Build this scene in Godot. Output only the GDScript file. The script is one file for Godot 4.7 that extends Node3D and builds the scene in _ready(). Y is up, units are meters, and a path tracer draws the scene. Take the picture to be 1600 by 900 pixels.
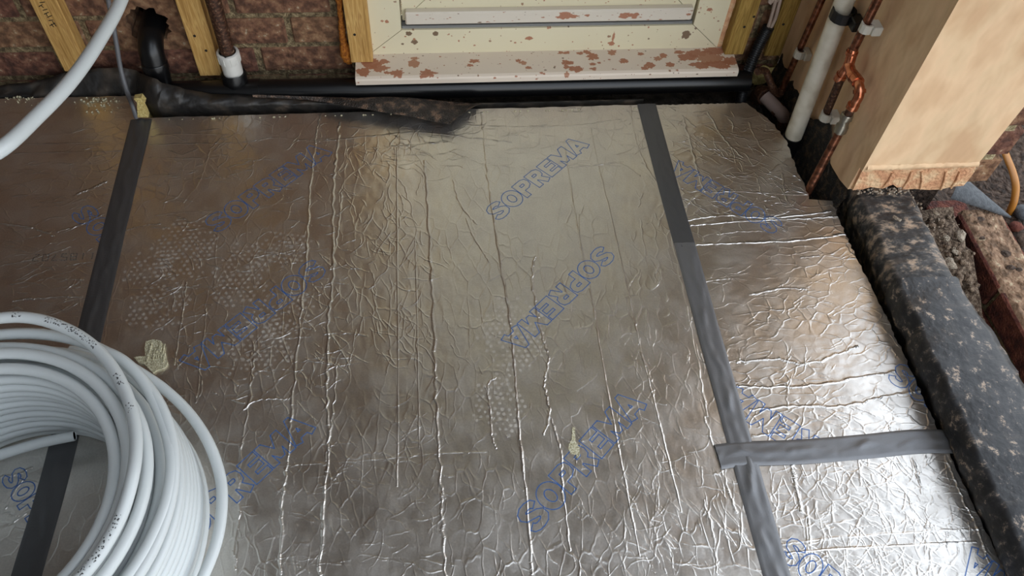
extends Node3D

# ---------------------------------------------------------------- camera numbers (picture taken as 1600 x 900)
const EYE := Vector3(0, 1.32, 0)
const F := 1270.38
const WALL_Z := -1.62
const PLASTER_X := 0.889
const PIER_Z := -1.11
var cb: Basis
var rng := RandomNumberGenerator.new()
var names := {}
var M := {}

func ray(px: float, py: float) -> Vector3:
	return cb * Vector3((px - 800.0) / F, -(py - 450.0) / F, -1.0)

func fl(px: float, py: float, h := 0.0) -> Vector3:
	var d := ray(px, py)
	return EYE + d * ((h - EYE.y) / d.y)

func wz(px: float, py: float, z: float) -> Vector3:
	var d := ray(px, py)
	return EYE + d * (z / d.z)

func wx(px: float, py: float, x: float) -> Vector3:
	var d := ray(px, py)
	return EYE + d * (x / d.x)

func pd(px: float, py: float, depth: float) -> Vector3:
	return EYE + ray(px, py) * depth

# ---------------------------------------------------------------- mesh builder
class MB:
	var v := PackedVector3Array()
	var n := PackedVector3Array()
	var u := PackedVector2Array()
	var i := PackedInt32Array()

	func face(p: Array, out: Vector3) -> void:
		var nn: Vector3 = (p[2] - p[0]).cross(p[1] - p[0])
		if nn.length_squared() < 1e-20 and p.size() > 3:
			nn = (p[3] - p[0]).cross(p[2] - p[0])
		nn = nn.normalized()
		var q := p.duplicate()
		if nn.dot(out) < 0:
			q.reverse()
			nn = -nn
		var b := v.size()
		var a := nn.abs()
		for k: Vector3 in q:
			v.append(k)
			n.append(nn)
			if a.y >= a.x and a.y >= a.z:
				u.append(Vector2(k.x, k.z))
			elif a.x >= a.z:
				u.append(Vector2(k.z, -k.y))
			else:
				u.append(Vector2(k.x, -k.y))
		for k in range(1, q.size() - 1):
			i.append_array([b, b + k, b + k + 1])

	func box(c: Vector3, s: Vector3, bev := 0.0, bs := Basis()) -> void:
		var h := s * 0.5
		var g := h - Vector3(bev, bev, bev)
		for k in 3:
			var a := (k + 1) % 3
			var b := (k + 2) % 3
			for sg: float in [-1.0, 1.0]:
				var pts := []
				for q: Vector2 in [Vector2(-1, -1), Vector2(1, -1), Vector2(1, 1), Vector2(-1, 1)]:
					var p := Vector3()
					p[k] = sg * h[k]
					p[a] = q.x * g[a]
					p[b] = q.y * g[b]
					pts.append(c + bs * p)
				var o := Vector3()
				o[k] = sg
				face(pts, bs * o)
				if bev > 0.0:
					for sb: float in [-1.0, 1.0]:
						var e := []
						for w: float in [-1.0, 1.0]:
							var p1 := Vector3()
							p1[k] = sg * h[k]
							p1[a] = sb * g[a]
							p1[b] = w * g[b]
							var p2 := Vector3()
							p2[k] = sg * g[k]
							p2[a] = sb * h[a]
							p2[b] = w * g[b]
							if w < 0:
								e.append_array([c + bs * p1, c + bs * p2])
							else:
								e.append_array([c + bs * p2, c + bs * p1])
						var oo := Vector3()
						oo[k] = sg
						oo[a] = sb
						face(e, bs * oo)
		if bev > 0.0:
			for sx: float in [-1.0, 1.0]:
				for sy: float in [-1.0, 1.0]:
					for sz: float in [-1.0, 1.0]:
						face([c + bs * Vector3(sx * h.x, sy * g.y, sz * g.z), c + bs * Vector3(sx * g.x, sy * h.y, sz * g.z), c + bs * Vector3(sx * g.x, sy * g.y, sz * h.z)], bs * Vector3(sx, sy, sz))

	# polygon in the plane (ax, ay) at o, extruded along az by depth, front edge chamfered by bev
	func prism(poly: PackedVector2Array, o: Vector3, ax: Vector3, ay: Vector3, az: Vector3, depth: float) -> void:
		var tri := Geometry2D.triangulate_polygon(poly)
		for t in range(0, tri.size(), 3):
			var f := []
			var bk := []
			for k in 3:
				var p := poly[tri[t + k]]
				f.append(o + ax * p.x + ay * p.y + az * depth)
				bk.append(o + ax * p.x + ay * p.y)
			face(f, az)
			face(bk, -az)
		var ccw := not Geometry2D.is_polygon_clockwise(poly)
		for k in poly.size():
			var p := poly[k]
			var q := poly[(k + 1) % poly.size()]
			var e := q - p
			var nn := Vector2(e.y, -e.x) * (1.0 if ccw else -1.0)
			face([o + ax * p.x + ay * p.y, o + ax * q.x + ay * q.y, o + ax * q.x + ay * q.y + az * depth, o + ax * p.x + ay * p.y + az * depth], ax * nn.x + ay * nn.y)

	func tube(p: PackedVector3Array, r, sides := 10, closed := false, caps := true) -> void:
		var c := p.size()
		var base := v.size()
		var t0: Vector3 = (p[1] - p[c - 1 if closed else 0]).normalized()
		var side := t0.cross(Vector3.UP if absf(t0.y) < 0.9 else Vector3.RIGHT).normalized()
		var run := 0.0
		var rows := c + 1 if closed else c
		var prev_t := t0
		for k in rows:
			var a := p[(k - 1 + c) % c] if closed else p[maxi(k - 1, 0)]
			var b := p[(k + 1) % c] if closed else p[mini(k + 1, c - 1)]
			var at := p[k % c]
			var t := (b - a).normalized()
			side = (side - t * side.dot(t)).normalized()
			var up := side.cross(t).normalized()
			prev_t = t
			var rr: float = r[k % c] if r is PackedFloat32Array else r
			for s in sides + 1:
				var ang := TAU * s / sides
				var d := side * cos(ang) + up * sin(ang)
				v.append(at + d * rr)
				n.append(d)
				u.append(Vector2(run, float(s) / sides))
			run += at.distance_to(p[(k + 1) % c])
		if r is PackedFloat32Array:
			for k in rows:
				var ka := maxi(k - 1, 0)
				var kb := mini(k + 1, c - 1)
				var dl := p[ka].distance_to(p[kb])
				if dl > 1e-6:
					var sl: float = (r[kb] - r[ka]) / dl
					var tt := (p[kb] - p[ka]).normalized()
					for s in sides + 1:
						n[base + k * (sides + 1) + s] = (n[base + k * (sides + 1) + s] - tt * sl).normalized()
		for k in rows - 1:
			for s in sides:
				var q := base + k * (sides + 1) + s
				i.append_array([q, q + sides + 1, q + 1, q + 1, q + sides + 1, q + sides + 2])
		fix_winding(base)
		if caps and not closed:
			for e in 2:
				var k := 0 if e == 0 else c - 1
				var o := (p[0] - p[1]) if e == 0 else (p[c - 1] - p[c - 2])
				var pts := []
				for s in sides:
					pts.append(v[base + k * (sides + 1) + s])
				face(pts, o)

	func fix_winding(base: int) -> void:
		var start := -1
		for k in range(0, i.size(), 3):
			if i[k] >= base:
				start = k
				break
		if start < 0:
			return
		for k in range(start, i.size(), 3):
			var a := v[i[k]]
			var nn := (v[i[k + 2]] - a).cross(v[i[k + 1]] - a)
			if nn.dot(n[i[k]] + n[i[k + 1]] + n[i[k + 2]]) < 0:
				var s := i[k + 1]
				i[k + 1] = i[k + 2]
				i[k + 2] = s

	# rows x cols of points, smooth; normals made to point to the side of «out»
	func sheet(rows: Array, out: Vector3, uvs = null) -> void:
		var base := v.size()
		var nr := rows.size()
		var nc: int = rows[0].size()
		var lean := 0.0
		for r in nr:
			for c in nc:
				var dx: Vector3 = rows[r][mini(c + 1, nc - 1)] - rows[r][maxi(c - 1, 0)]
				var dz: Vector3 = rows[mini(r + 1, nr - 1)][c] - rows[maxi(r - 1, 0)][c]
				var nn := dx.cross(dz).normalized()
				lean += nn.dot(out)
				v.append(rows[r][c])
				n.append(nn)
				u.append(uvs[r][c] if uvs != null else Vector2(rows[r][c].x, rows[r][c].z))
		if lean < 0.0:
			for k in range(base, n.size()):
				n[k] = -n[k]
		for r in nr - 1:
			for c in nc - 1:
				var q := base + r * nc + c
				i.append_array([q, q + 1, q + nc, q + 1, q + nc + 1, q + nc])
		fix_winding(base)

	# a sheet with thickness: front, back and rim
	func shell(rows: Array, out: Vector3, thick: float) -> void:
		sheet(rows, out)
		var back := []
		for r: Array in rows:
			var q := []
			for p: Vector3 in r:
				q.append(p - out.normalized() * thick)
			back.append(q)
		sheet(back, -out)
		var nr := rows.size()
		var nc: int = rows[0].size()
		for c in nc - 1:
			face([rows[0][c], rows[0][c + 1], back[0][c + 1], back[0][c]], rows[0][c] - rows[1][c])
			face([rows[nr - 1][c], rows[nr - 1][c + 1], back[nr - 1][c + 1], back[nr - 1][c]], rows[nr - 1][c] - rows[nr - 2][c])
		for r in nr - 1:
			face([rows[r][0], rows[r + 1][0], back[r + 1][0], back[r][0]], rows[r][0] - rows[r][1])
			face([rows[r][nc - 1], rows[r + 1][nc - 1], back[r + 1][nc - 1], back[r][nc - 1]], rows[r][nc - 1] - rows[r][nc - 2])

	func blob(c: Vector3, rad: Vector3, noise: FastNoiseLite, amp: float, seg := 8, off := 0.0) -> void:
		var base := v.size()
		var rows := seg / 2 + 1
		for a in rows:
			var th := PI * a / (rows - 1)
			for b in seg + 1:
				var ph := TAU * (b % seg) / seg
				var d := Vector3(sin(th) * cos(ph), cos(th), sin(th) * sin(ph))
				var k := 1.0 + amp * noise.get_noise_3d(d.x * 40 + off * 91.7, d.y * 40 + off * 13.1, d.z * 40)
				v.append(c + d * rad * k)
				n.append((d / rad).normalized())
				u.append(Vector2(float(b) / seg, float(a) / rows))
		for a in rows - 1:
			for b in seg:
				var q := base + a * (seg + 1) + b
				i.append_array([q, q + 1, q + seg + 1, q + 1, q + seg + 2, q + seg + 1])
		fix_winding(base)
		if amp > 0.4:
			var acc := PackedVector3Array()
			acc.resize(v.size() - base)
			for k in range(i.size() - (rows - 1) * seg * 6, i.size(), 3):
				var fn := (v[i[k + 2]] - v[i[k]]).cross(v[i[k + 1]] - v[i[k]])
				for q in 3:
					acc[i[k + q] - base] += fn
			for k in acc.size():
				if acc[k].length_squared() > 1e-24:
					n[base + k] = acc[k].normalized()

	func mesh() -> ArrayMesh:
		var a := []
		a.resize(Mesh.ARRAY_MAX)
		a[Mesh.ARRAY_VERTEX] = v
		a[Mesh.ARRAY_NORMAL] = n
		a[Mesh.ARRAY_TEX_UV] = u
		a[Mesh.ARRAY_INDEX] = i
		var m := ArrayMesh.new()
		m.add_surface_from_arrays(Mesh.PRIMITIVE_TRIANGLES, a)
		return m

# ---------------------------------------------------------------- scene helpers
func numbered(called: String) -> String:
	var k: int = names.get(called, 0)
	names[called] = k + 1
	return called if k == 0 else "%s_%03d" % [called, k]

func thing(called: String, label: String, category: String, at := Vector3.ZERO, group := "") -> Node3D:
	var o := Node3D.new()
	o.name = numbered(called)
	add_child(o)
	o.position = at
	tag(o, label, category, group)
	return o

func tag(o: Node3D, label: String, category: String, group := "", kind := "") -> void:
	o.set_meta("label", label)
	o.set_meta("category", category)
	if group:
		o.set_meta("group", group)
	if kind:
		o.set_meta("kind", kind)

func obj(called: String, mb: MB, m: Material, parent: Node3D = null) -> MeshInstance3D:
	return inst(called, mb.mesh(), m, parent)

func inst(called: String, mesh: Mesh, m: Material, parent: Node3D = null) -> MeshInstance3D:
	var o := MeshInstance3D.new()
	o.mesh = mesh
	o.material_override = m
	if parent == null:
		o.name = numbered(called)
		add_child(o)
	else:
		o.name = called
		parent.add_child(o, true)
		# shapes are written in world places; undo the parents' offset
		var q: Node3D = parent
		while q != self:
			o.position -= q.position
			q = q.get_parent()
	return o

func structure(o: Node3D, label: String, category: String) -> void:
	tag(o, label, category, "", "structure")

func tubem(p: PackedVector3Array, r, sides := 12, closed := false) -> MB:
	var b := MB.new()
	b.tube(p, r, sides, closed)
	return b

func boxm(c: Vector3, s: Vector3, bev := 0.0, bs := Basis()) -> MB:
	var b := MB.new()
	b.box(c, s, bev, bs)
	return b

func curve(p: Array, steps := 8) -> PackedVector3Array:
	var out := PackedVector3Array()
	for k in p.size() - 1:
		var a: Vector3 = p[maxi(k - 1, 0)]
		var b: Vector3 = p[k]
		var c: Vector3 = p[k + 1]
		var d: Vector3 = p[mini(k + 2, p.size() - 1)]
		for s in steps:
			out.append(b.cubic_interpolate(c, a, d, float(s) / steps))
	out.append(p[p.size() - 1])
	return out

func line(a: Vector3, b: Vector3, steps := 2) -> PackedVector3Array:
	var o := PackedVector3Array()
	for k in steps + 1:
		o.append(a.lerp(b, float(k) / steps))
	return o

func noise(freq: float, sd: int, ridged := false, oct := 3) -> FastNoiseLite:
	var f := FastNoiseLite.new()
	f.noise_type = FastNoiseLite.TYPE_SIMPLEX_SMOOTH
	f.frequency = freq
	f.seed = sd
	f.fractal_octaves = oct
	f.fractal_type = FastNoiseLite.FRACTAL_RIDGED if ridged else FastNoiseLite.FRACTAL_FBM
	return f

func ntex(freq: float, sd: int, stops: Array, cols: Array, oct := 4, size := 512, kind := FastNoiseLite.TYPE_SIMPLEX_SMOOTH) -> NoiseTexture2D:
	var t := NoiseTexture2D.new()
	t.width = size
	t.height = size
	t.seamless = true
	var f := noise(freq, sd, false, oct)
	f.noise_type = kind
	t.noise = f
	var g := Gradient.new()
	g.offsets = PackedFloat32Array(stops)
	g.colors = PackedColorArray(cols)
	t.color_ramp = g
	return t

func grey(freq: float, sd: int, lo := 0.0, hi := 1.0, oct := 4, size := 512) -> NoiseTexture2D:
	return ntex(freq, sd, [lo, hi], [Color.BLACK, Color.WHITE], oct, size)

func mat(c: Color, rough := 0.6, metal := 0.0) -> StandardMaterial3D:
	var m := StandardMaterial3D.new()
	m.albedo_color = c
	m.roughness = rough
	m.metallic = metal
	return m

func tmat(tex: Texture2D, scale: Vector3, rough := 0.8, bump: Texture2D = null, cm := 0.1) -> StandardMaterial3D:
	var m := mat(Color.WHITE, rough)
	m.albedo_texture = tex
	m.uv1_triplanar = true
	m.uv1_world_triplanar = true
	m.uv1_scale = scale
	if bump:
		m.heightmap_enabled = true
		m.heightmap_texture = bump
		m.heightmap_scale = cm
	return m

# ---------------------------------------------------------------- printing on the foil: outlined capitals
func glyph(ch: String) -> Array:
	var t := 0.125
	var strokes := []
	var w := 0.8
	match ch:
		"S":
			strokes = [[Vector2(.66, .72), Vector2(.6, .83), Vector2(.46, .875), Vector2(.3, .87), Vector2(.18, .8), Vector2(.15, .7), Vector2(.21, .6), Vector2(.38, .53), Vector2(.55, .46), Vector2(.65, .37), Vector2(.65, .25), Vector2(.55, .155), Vector2(.4, .125), Vector2(.26, .135), Vector2(.16, .19), Vector2(.11, .29)]]
			w = 0.8
		"O":
			w = 0.86
		"P":
			strokes = [[Vector2(.14, 0), Vector2(.14, 1)], [Vector2(.14, .875), Vector2(.46, .875), Vector2(.57, .82), Vector2(.6, .7), Vector2(.57, .57), Vector2(.46, .5), Vector2(.14, .5)]]
			w = 0.76
		"R":
			strokes = [[Vector2(.14, 0), Vector2(.14, 1)], [Vector2(.14, .875), Vector2(.46, .875), Vector2(.57, .82), Vector2(.6, .7), Vector2(.57, .57), Vector2(.46, .5), Vector2(.14, .5)], [Vector2(.38, .5), Vector2(.62, 0)]]
			w = 0.79
		"E":
			strokes = [[Vector2(.14, 0), Vector2(.14, 1)], [Vector2(.14, .875), Vector2(.66, .875)], [Vector2(.14, .5), Vector2(.62, .5)], [Vector2(.14, .125), Vector2(.66, .125)]]
			w = 0.71
		"M":
			strokes = [[Vector2(.13, 0), Vector2(.13, 1)], [Vector2(.15, .93), Vector2(.47, .22), Vector2(.79, .93)], [Vector2(.81, 0), Vector2(.81, 1)]]
			w = 0.97
		"A":
			strokes = [[Vector2(.12, 0), Vector2(.43, .93), Vector2(.74, 0)], [Vector2(.24, .26), Vector2(.62, .26)]]
			w = 0.88
	var loops := []
	if ch == "O":
		for rr: Vector2 in [Vector2(.42, .51), Vector2(.16, .25)]:
			var c := PackedVector2Array()
			for k in 36:
				c.append(Vector2(.43 + cos(TAU * k / 36) * rr.x, .5 + sin(TAU * k / 36) * rr.y))
			loops.append(c)
		return [loops, w]
	var outer := PackedVector2Array()
	for s: Array in strokes:
		for q in Geometry2D.offset_polyline(PackedVector2Array(s), t, Geometry2D.JOIN_MITER, Geometry2D.END_BUTT):
			if Geometry2D.is_polygon_clockwise(q):
				loops.append(q)
				continue
			if outer.is_empty():
				outer = q
				continue
			var merged := Geometry2D.merge_polygons(outer, q)
			for k in merged:
				if Geometry2D.is_polygon_clockwise(k):
					loops.append(k)
			for k in merged:
				if not Geometry2D.is_polygon_clockwise(k):
					outer = k
					break
	loops.append(outer)
	return [loops, w]

# a foil face: colour, roughness and relief pictures over a rectangle of floor
class Foil:
	var x0: float
	var z0: float
	var w: int
	var h: int
	var tex := 0.00075
	var col := PackedByteArray()
	var rou := PackedByteArray()
	var met := PackedByteArray()
	var hei := PackedFloat32Array()

	func setup(ax: float, az: float, bx: float, bz: float) -> void:
		x0 = ax
		z0 = az
		w = mini(2048, ceili((bx - ax) / tex))
		h = mini(2048, ceili((bz - az) / tex))
		col.resize(w * h * 3)
		rou.resize(w * h)
		met.resize(w * h)
		hei.resize(w * h)

	func to(p: Vector3) -> Vector2:
		return Vector2((p.x - x0) / tex, (p.z - z0) / tex)

	func ink(a: Vector2, b: Vector2, wid: float, c: Vector3i, strength := 1.0) -> void:
		var xa := maxi(0, floori(minf(a.x, b.x) - wid - 1))
		var xb := mini(w - 1, ceili(maxf(a.x, b.x) + wid + 1))
		var ya := maxi(0, floori(minf(a.y, b.y) - wid - 1))
		var yb := mini(h - 1, ceili(maxf(a.y, b.y) + wid + 1))
		var e := b - a
		var l := maxf(e.length_squared(), 1e-6)
		for y in range(ya, yb + 1):
			for x in range(xa, xb + 1):
				var p := Vector2(x, y)
				var t := clampf((p - a).dot(e) / l, 0.0, 1.0)
				var d := p.distance_to(a + e * t)
				var k := clampf(wid + 0.5 - d, 0.0, 1.0) * strength
				if k > 0.0:
					var o := (y * w + x) * 3
					col[o] = int(lerpf(col[o], c.x, k))
					col[o + 1] = int(lerpf(col[o + 1], c.y, k))
					col[o + 2] = int(lerpf(col[o + 2], c.z, k))
					met[o / 3] = int(lerpf(met[o / 3], 20, k))

	# a raised (or sunk) fold along a line
	func fold(a: Vector2, b: Vector2, wa: float, wb: float, amp: float, lean: float) -> void:
		var wid := maxf(wa, wb) * 2.6
		var xa := maxi(0, floori(minf(a.x, b.x) - wid))
		var xb := mini(w - 1, ceili(maxf(a.x, b.x) + wid))
		var ya := maxi(0, floori(minf(a.y, b.y) - wid))
		var yb := mini(h - 1, ceili(maxf(a.y, b.y) + wid))
		var e := b - a
		var l := maxf(e.length_squared(), 1e-6)
		var nn := Vector2(-e.y, e.x) / sqrt(l)
		for y in range(ya, yb + 1):
			for x in range(xa, xb + 1):
				var p := Vector2(x, y)
				var t := (p - a).dot(e) / l
				if t < 0.0 or t >= 1.0:
					continue
				var s := (p - a).dot(nn) / lerpf(wa, wb, t)
				if absf(s) > 2.5:
					continue
				hei[y * w + x] += amp * exp(-s * s) * (1.0 + lean * s)

	func dot(c: Vector2, r: float, light: int, rough: int) -> void:
		for y in range(maxi(0, floori(c.y - r)), mini(h, ceili(c.y + r) + 1)):
			for x in range(maxi(0, floori(c.x - r)), mini(w, ceili(c.x + r) + 1)):
				var d := Vector2(x, y).distance_to(c)
				var k := clampf(r - d + 0.5, 0.0, 1.0)
				if k > 0.0:
					var o := (y * w + x)
					rou[o] = clampi(rou[o] + int(rough * k), 0, 255)
					met[o] = clampi(met[o] - int(20 * k), 0, 255)
					for q in 3:
						col[o * 3 + q] = clampi(col[o * 3 + q] + int(light * k), 0, 255)

	func material() -> StandardMaterial3D:
		var m := StandardMaterial3D.new()
		m.albedo_texture = ImageTexture.create_from_image(Image.create_from_data(w, h, false, Image.FORMAT_RGB8, col))
		m.roughness = 1.0
		m.roughness_texture = ImageTexture.create_from_image(Image.create_from_data(w, h, false, Image.FORMAT_L8, rou))
		m.metallic = 1.0
		m.metallic_texture = ImageTexture.create_from_image(Image.create_from_data(w, h, false, Image.FORMAT_L8, met))
		m.heightmap_enabled = true
		m.heightmap_texture = ImageTexture.create_from_image(Image.create_from_data(w, h, false, Image.FORMAT_RF, hei.to_byte_array()))
		m.heightmap_scale = 1.0
		m.texture_repeat = false
		return m

# crumpled satin foil with dust; vert and horiz weigh the direction of the small folds
func foil_base(f: Foil, sd: int, vert: float, crumple: float) -> void:
	var a := noise(0.02, sd, false, 1)
	a.noise_type = FastNoiseLite.TYPE_CELLULAR
	a.fractal_type = FastNoiseLite.FRACTAL_NONE
	a.cellular_distance_function = FastNoiseLite.DISTANCE_EUCLIDEAN
	a.cellular_return_type = FastNoiseLite.RETURN_DISTANCE2_SUB
	a.domain_warp_enabled = true
	a.domain_warp_fractal_type = FastNoiseLite.DOMAIN_WARP_FRACTAL_NONE
	a.domain_warp_amplitude = 14.0
	a.domain_warp_frequency = 0.03
	var b := noise(0.024, sd + 1, false, 1)
	b.domain_warp_enabled = true
	b.domain_warp_fractal_type = FastNoiseLite.DOMAIN_WARP_FRACTAL_NONE
	b.domain_warp_amplitude = 12.0
	b.domain_warp_frequency = 0.03
	var c := noise(0.0035, sd + 2, false, 3)
	var d := noise(0.009, sd + 3, false, 4)
	var e := noise(0.16, sd + 4, false, 2)
	var sx := 1.0 if vert < 0.5 else 1.5
	var sy := 1.5 if vert < 0.5 else 0.75
	for y in f.h:
		for x in f.w:
			var o := y * f.w + x
			var m := clampf(c.get_noise_2d(x, y) * 1.6 + 0.55, 0.05, 1.0)
			var n1 := maxf(0.0, 1.0 - (a.get_noise_2d(x * sx, y * sy) + 1.0) * 7.0)
			n1 = n1 * n1 * (3.0 - 2.0 * n1)
			var n2 := b.get_noise_2d(x * sx, y * sy)
			var dust := d.get_noise_2d(x, y)
			var g := e.get_noise_2d(x, y)
			f.hei[o] = 0.3 + crumple * (0.045 * n1 * m + 0.022 * n2) + 0.05 * dust * crumple + 0.0016 * g
			var du := clampf(dust * 0.9 + 0.35, 0.0, 1.0)
			f.met[o] = int(246 - 14 * du)
			f.rou[o] = maxi(75, int(80 + 30 * du + 10 * g))
			var t := 222.0 + 8.0 * g - 8.0 * du
			f.col[o * 3] = int(t)
			f.col[o * 3 + 1] = int(t - 5.0)
			f.col[o * 3 + 2] = int(t - 12.0)

func crease(f: Foil, px: Array, amp: float, wid := 1.5, wobble := 2.0) -> void:
	var pts := []
	for p: Array in px:
		pts.append(Vector3(f.to(fl(p[0], p[1])).x, 0, f.to(fl(p[0], p[1])).y))
	var c := curve(pts, 10)
	var prev := Vector2(c[0].x, c[0].z)
	var wa := wid
	for k in range(1, c.size()):
		var q := Vector2(c[k].x, c[k].z) + Vector2(rng.randf_range(-wobble, wobble), rng.randf_range(-wobble, wobble))
		var wb := wid * rng.randf_range(0.6, 1.7)
		f.fold(prev, q, wa / f.tex * 0.001, wb / f.tex * 0.001, amp * 1.5 * rng.randf_range(0.55, 1.3), rng.randf_range(-0.5, 0.5))
		prev = q
		wa = wb

# short random wriggles in a px rectangle
func wriggles(f: Foil, count: int, box: Rect2, ang: float, spread: float, amp: float) -> void:
	for k in count:
		var px := rng.randf_range(box.position.x, box.end.x)
		var py := rng.randf_range(box.position.y, box.end.y)
		var p := f.to(fl(px, py))
		var t := deg_to_rad(ang) + rng.randf_range(-spread, spread)
		var s := rng.randi_range(3, 9)
		var big := amp * 1.7
		var wa := rng.randf_range(0.8, 2.0)
		for q in s:
			t += rng.randf_range(-0.45, 0.45)
			var e := p + Vector2(cos(t), sin(t)) * rng.randf_range(6, 14)
			var wb := rng.randf_range(0.8, 2.2)
			f.fold(p, e, wa, wb, big * rng.randf_range(0.4, 1.2) * (1.0 if q > 0 and q < s - 1 else 0.5), rng.randf_range(-0.4, 0.4))
			p = e
			wa = wb

# the maker's word, from the foot of its first letter to the foot of its last; px3 is the top of the first letter
func word(f: Foil, p1: Array, p2: Array, p3: Array, zmax := 99.0, zmin := -99.0) -> void:
	var a := fl(p1[0], p1[1])
	var b := fl(p2[0], p2[1])
	var c := fl(p3[0], p3[1])
	var total := 0.0
	for ch in "SOPREMA":
		total += glyph(ch)[1]
	var run := (b - a) / total
	var dirn := run.normalized()
	var up := c - a
	up -= dirn * up.dot(dirn)
	var x := 0.0
	for ch in "SOPREMA":
		var g := glyph(ch)
		for l: PackedVector2Array in g[0]:
			for k in l.size():
				var q1 := l[k]
				var q2 := l[(k + 1) % l.size()]
				var w1 := a + run * (x + q1.x) + up * q1.y
				var w2 := a + run * (x + q2.x) + up * q2.y
				if maxf(w1.z, w2.z) < zmax and minf(w1.z, w2.z) > zmin:
					f.ink(f.to(w1), f.to(w2), 1.0, Vector3i(40, 84, 158))
		x += g[1]

func bootmarks(f: Foil, px: float, py: float, rx: float, ry: float, light := 12) -> void:
	var c := f.to(fl(px, py))
	var ex := f.to(fl(px + rx, py)).distance_to(c)
	var ey := f.to(fl(px, py + ry)).distance_to(c)
	var step := 16.0
	var turn := rng.randf_range(-0.3, 0.3)
	for j in range(-30, 31):
		for k in range(-30, 31):
			var p := Vector2(k * step + (j % 2) * step * 0.5, j * step * 0.85).rotated(turn)
			var q := pow(p.x / ex, 2) + pow(p.y / ey, 2)
			if q < 1.0 + rng.randf_range(-0.4, 0.2) and rng.randf() < 0.85:
				f.dot(c + p + Vector2(rng.randf_range(-2, 2), rng.randf_range(-2, 2)), rng.randf_range(3.2, 5.2), rng.randi_range(light / 3, light), 34)

# ---------------------------------------------------------------- boards
func edge_at(e: Array, z: float) -> float:
	if z <= e[0].y:
		return e[0].x
	for k in e.size() - 1:
		if z <= e[k + 1].y:
			return lerpf(e[k].x, e[k + 1].x, inverse_lerp(e[k].y, e[k + 1].y, z))
	return e[e.size() - 1].x

func board(label: String, f: Foil, m: Material, left: Array, right: Array, za: float, zb: float, rough_edge: float, sd: int) -> Node3D:
	var c := Vector3((left[0].x + right[0].x) * 0.5, -0.1, (za + zb) * 0.5)
	var t := thing("insulation_board", label, "insulation board", c, "foil faced insulation boards on the floor")
	var low := noise(3.0, sd, false, 2)
	var jag := noise(90.0, sd + 9, false, 2)
	var nz := ceili((zb - za) / 0.008)
	var nx := 64
	var rows := []
	var uvs := []
	for r in nz + 1:
		var z := lerpf(za, zb, float(r) / nz)
		var xl := edge_at(left, z)
		var xr := edge_at(right, z) + jag.get_noise_1d(z) * rough_edge
		var row := []
		var uv := []
		for k in nx + 1:
			var x := lerpf(xl, xr, float(k) / nx)
			var zz := z + (jag.get_noise_1d(x + 7.0) * rough_edge * 0.5 if r == 0 else 0.0)
			row.append(Vector3(x, low.get_noise_2d(x, zz) * 0.0012, zz))
			uv.append(Vector2((x - f.x0) / (f.w * f.tex), (zz - f.z0) / (f.h * f.tex)))
		rows.append(row)
		uvs.append(uv)
	var b := MB.new()
	b.sheet(rows, Vector3.UP, uvs)
	obj("foil_facing", b, m, t)
	var s := MB.new()
	var dn := Vector3(0, -0.1, 0)
	for r in nz:
		for side in [0, nx]:
			s.face([rows[r][side], rows[r + 1][side], rows[r + 1][side] + dn, rows[r][side] + dn], Vector3(-1 if side == 0 else 1, 0, 0))
	for k in nx:
		s.face([rows[0][k], rows[0][k + 1], rows[0][k + 1] + dn, rows[0][k] + dn], Vector3(0, 0, -1))
		s.face([rows[nz][k], rows[nz][k + 1], rows[nz][k + 1] + dn, rows[nz][k] + dn], Vector3(0, 0, 1))
	obj("foam_core", s, M.foam, t)
	return t

# a strip of tape along px points, standing a little proud of the foil
func tape(label: String, pts: Array, wid: float, m: Material, lift: float, sd: int, ridge := 0.002) -> void:
	var p3 := []
	for p: Array in pts:
		p3.append(fl(p[0], p[1]))
	var c := curve(p3, 24)
	var nn := noise(14.0, sd, false, 3)
	var fine := noise(60.0, sd + 5, false, 2)
	var rows := []
	var uvs := []
	var run := 0.0
	for k in c.size():
		var d: Vector3 = (c[mini(k + 1, c.size() - 1)] - c[maxi(k - 1, 0)]).normalized()
		var side := Vector3(-d.z, 0, d.x)
		var row := []
		var uv := []
		for s in 13:
			var t := (s / 12.0 - 0.5)
			var p: Vector3 = c[k] + side * t * wid
			var q := t * 2.0 + nn.get_noise_1d(run * 0.5) * 0.7
			p.y = lift + ridge * exp(-q * q * 14.0) * (0.6 + nn.get_noise_1d(run + 5.0)) + 0.0008 * fine.get_noise_2d(run * 0.3, t * wid)
			if s == 0 or s == 12:
				p.y = 0.0006
			row.append(p)
			uv.append(Vector2(run, t * wid))
		if k > 0:
			run += c[k].distance_to(c[k - 1])
		rows.append(row)
		uvs.append(uv)
	var b := MB.new()
	b.sheet(rows, Vector3.UP, uvs)
	var o := obj("joint_tape", b, m)
	tag(o, label, "tape", "grey joint tape on the insulation boards")

# ---------------------------------------------------------------- printed splashes on the plastic
func splat(im: Image, c: Vector2, rx: float, ry: float, colr: Color, sd: int, ragged := 0.35) -> void:
	var n := noise(1.0, sd, false, 2)
	for y in range(maxi(0, int(c.y - ry * 1.6)), mini(im.get_height(), int(c.y + ry * 1.6) + 1)):
		for x in range(maxi(0, int(c.x - rx * 1.6)), mini(im.get_width(), int(c.x + rx * 1.6) + 1)):
			var d := Vector2((x - c.x) / rx, (y - c.y) / ry)
			var a := d.angle()
			var lim := 1.0 + ragged * n.get_noise_2d(cos(a) * 0.8, sin(a) * 0.8) + 0.25 * n.get_noise_2d(x * 0.11, y * 0.11)
			if d.length() < lim:
				im.set_pixel(x, y, colr.lerp(im.get_pixel(x, y), 0.12 + 0.12 * n.get_noise_2d(x * 0.3, y * 0.3)))

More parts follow.
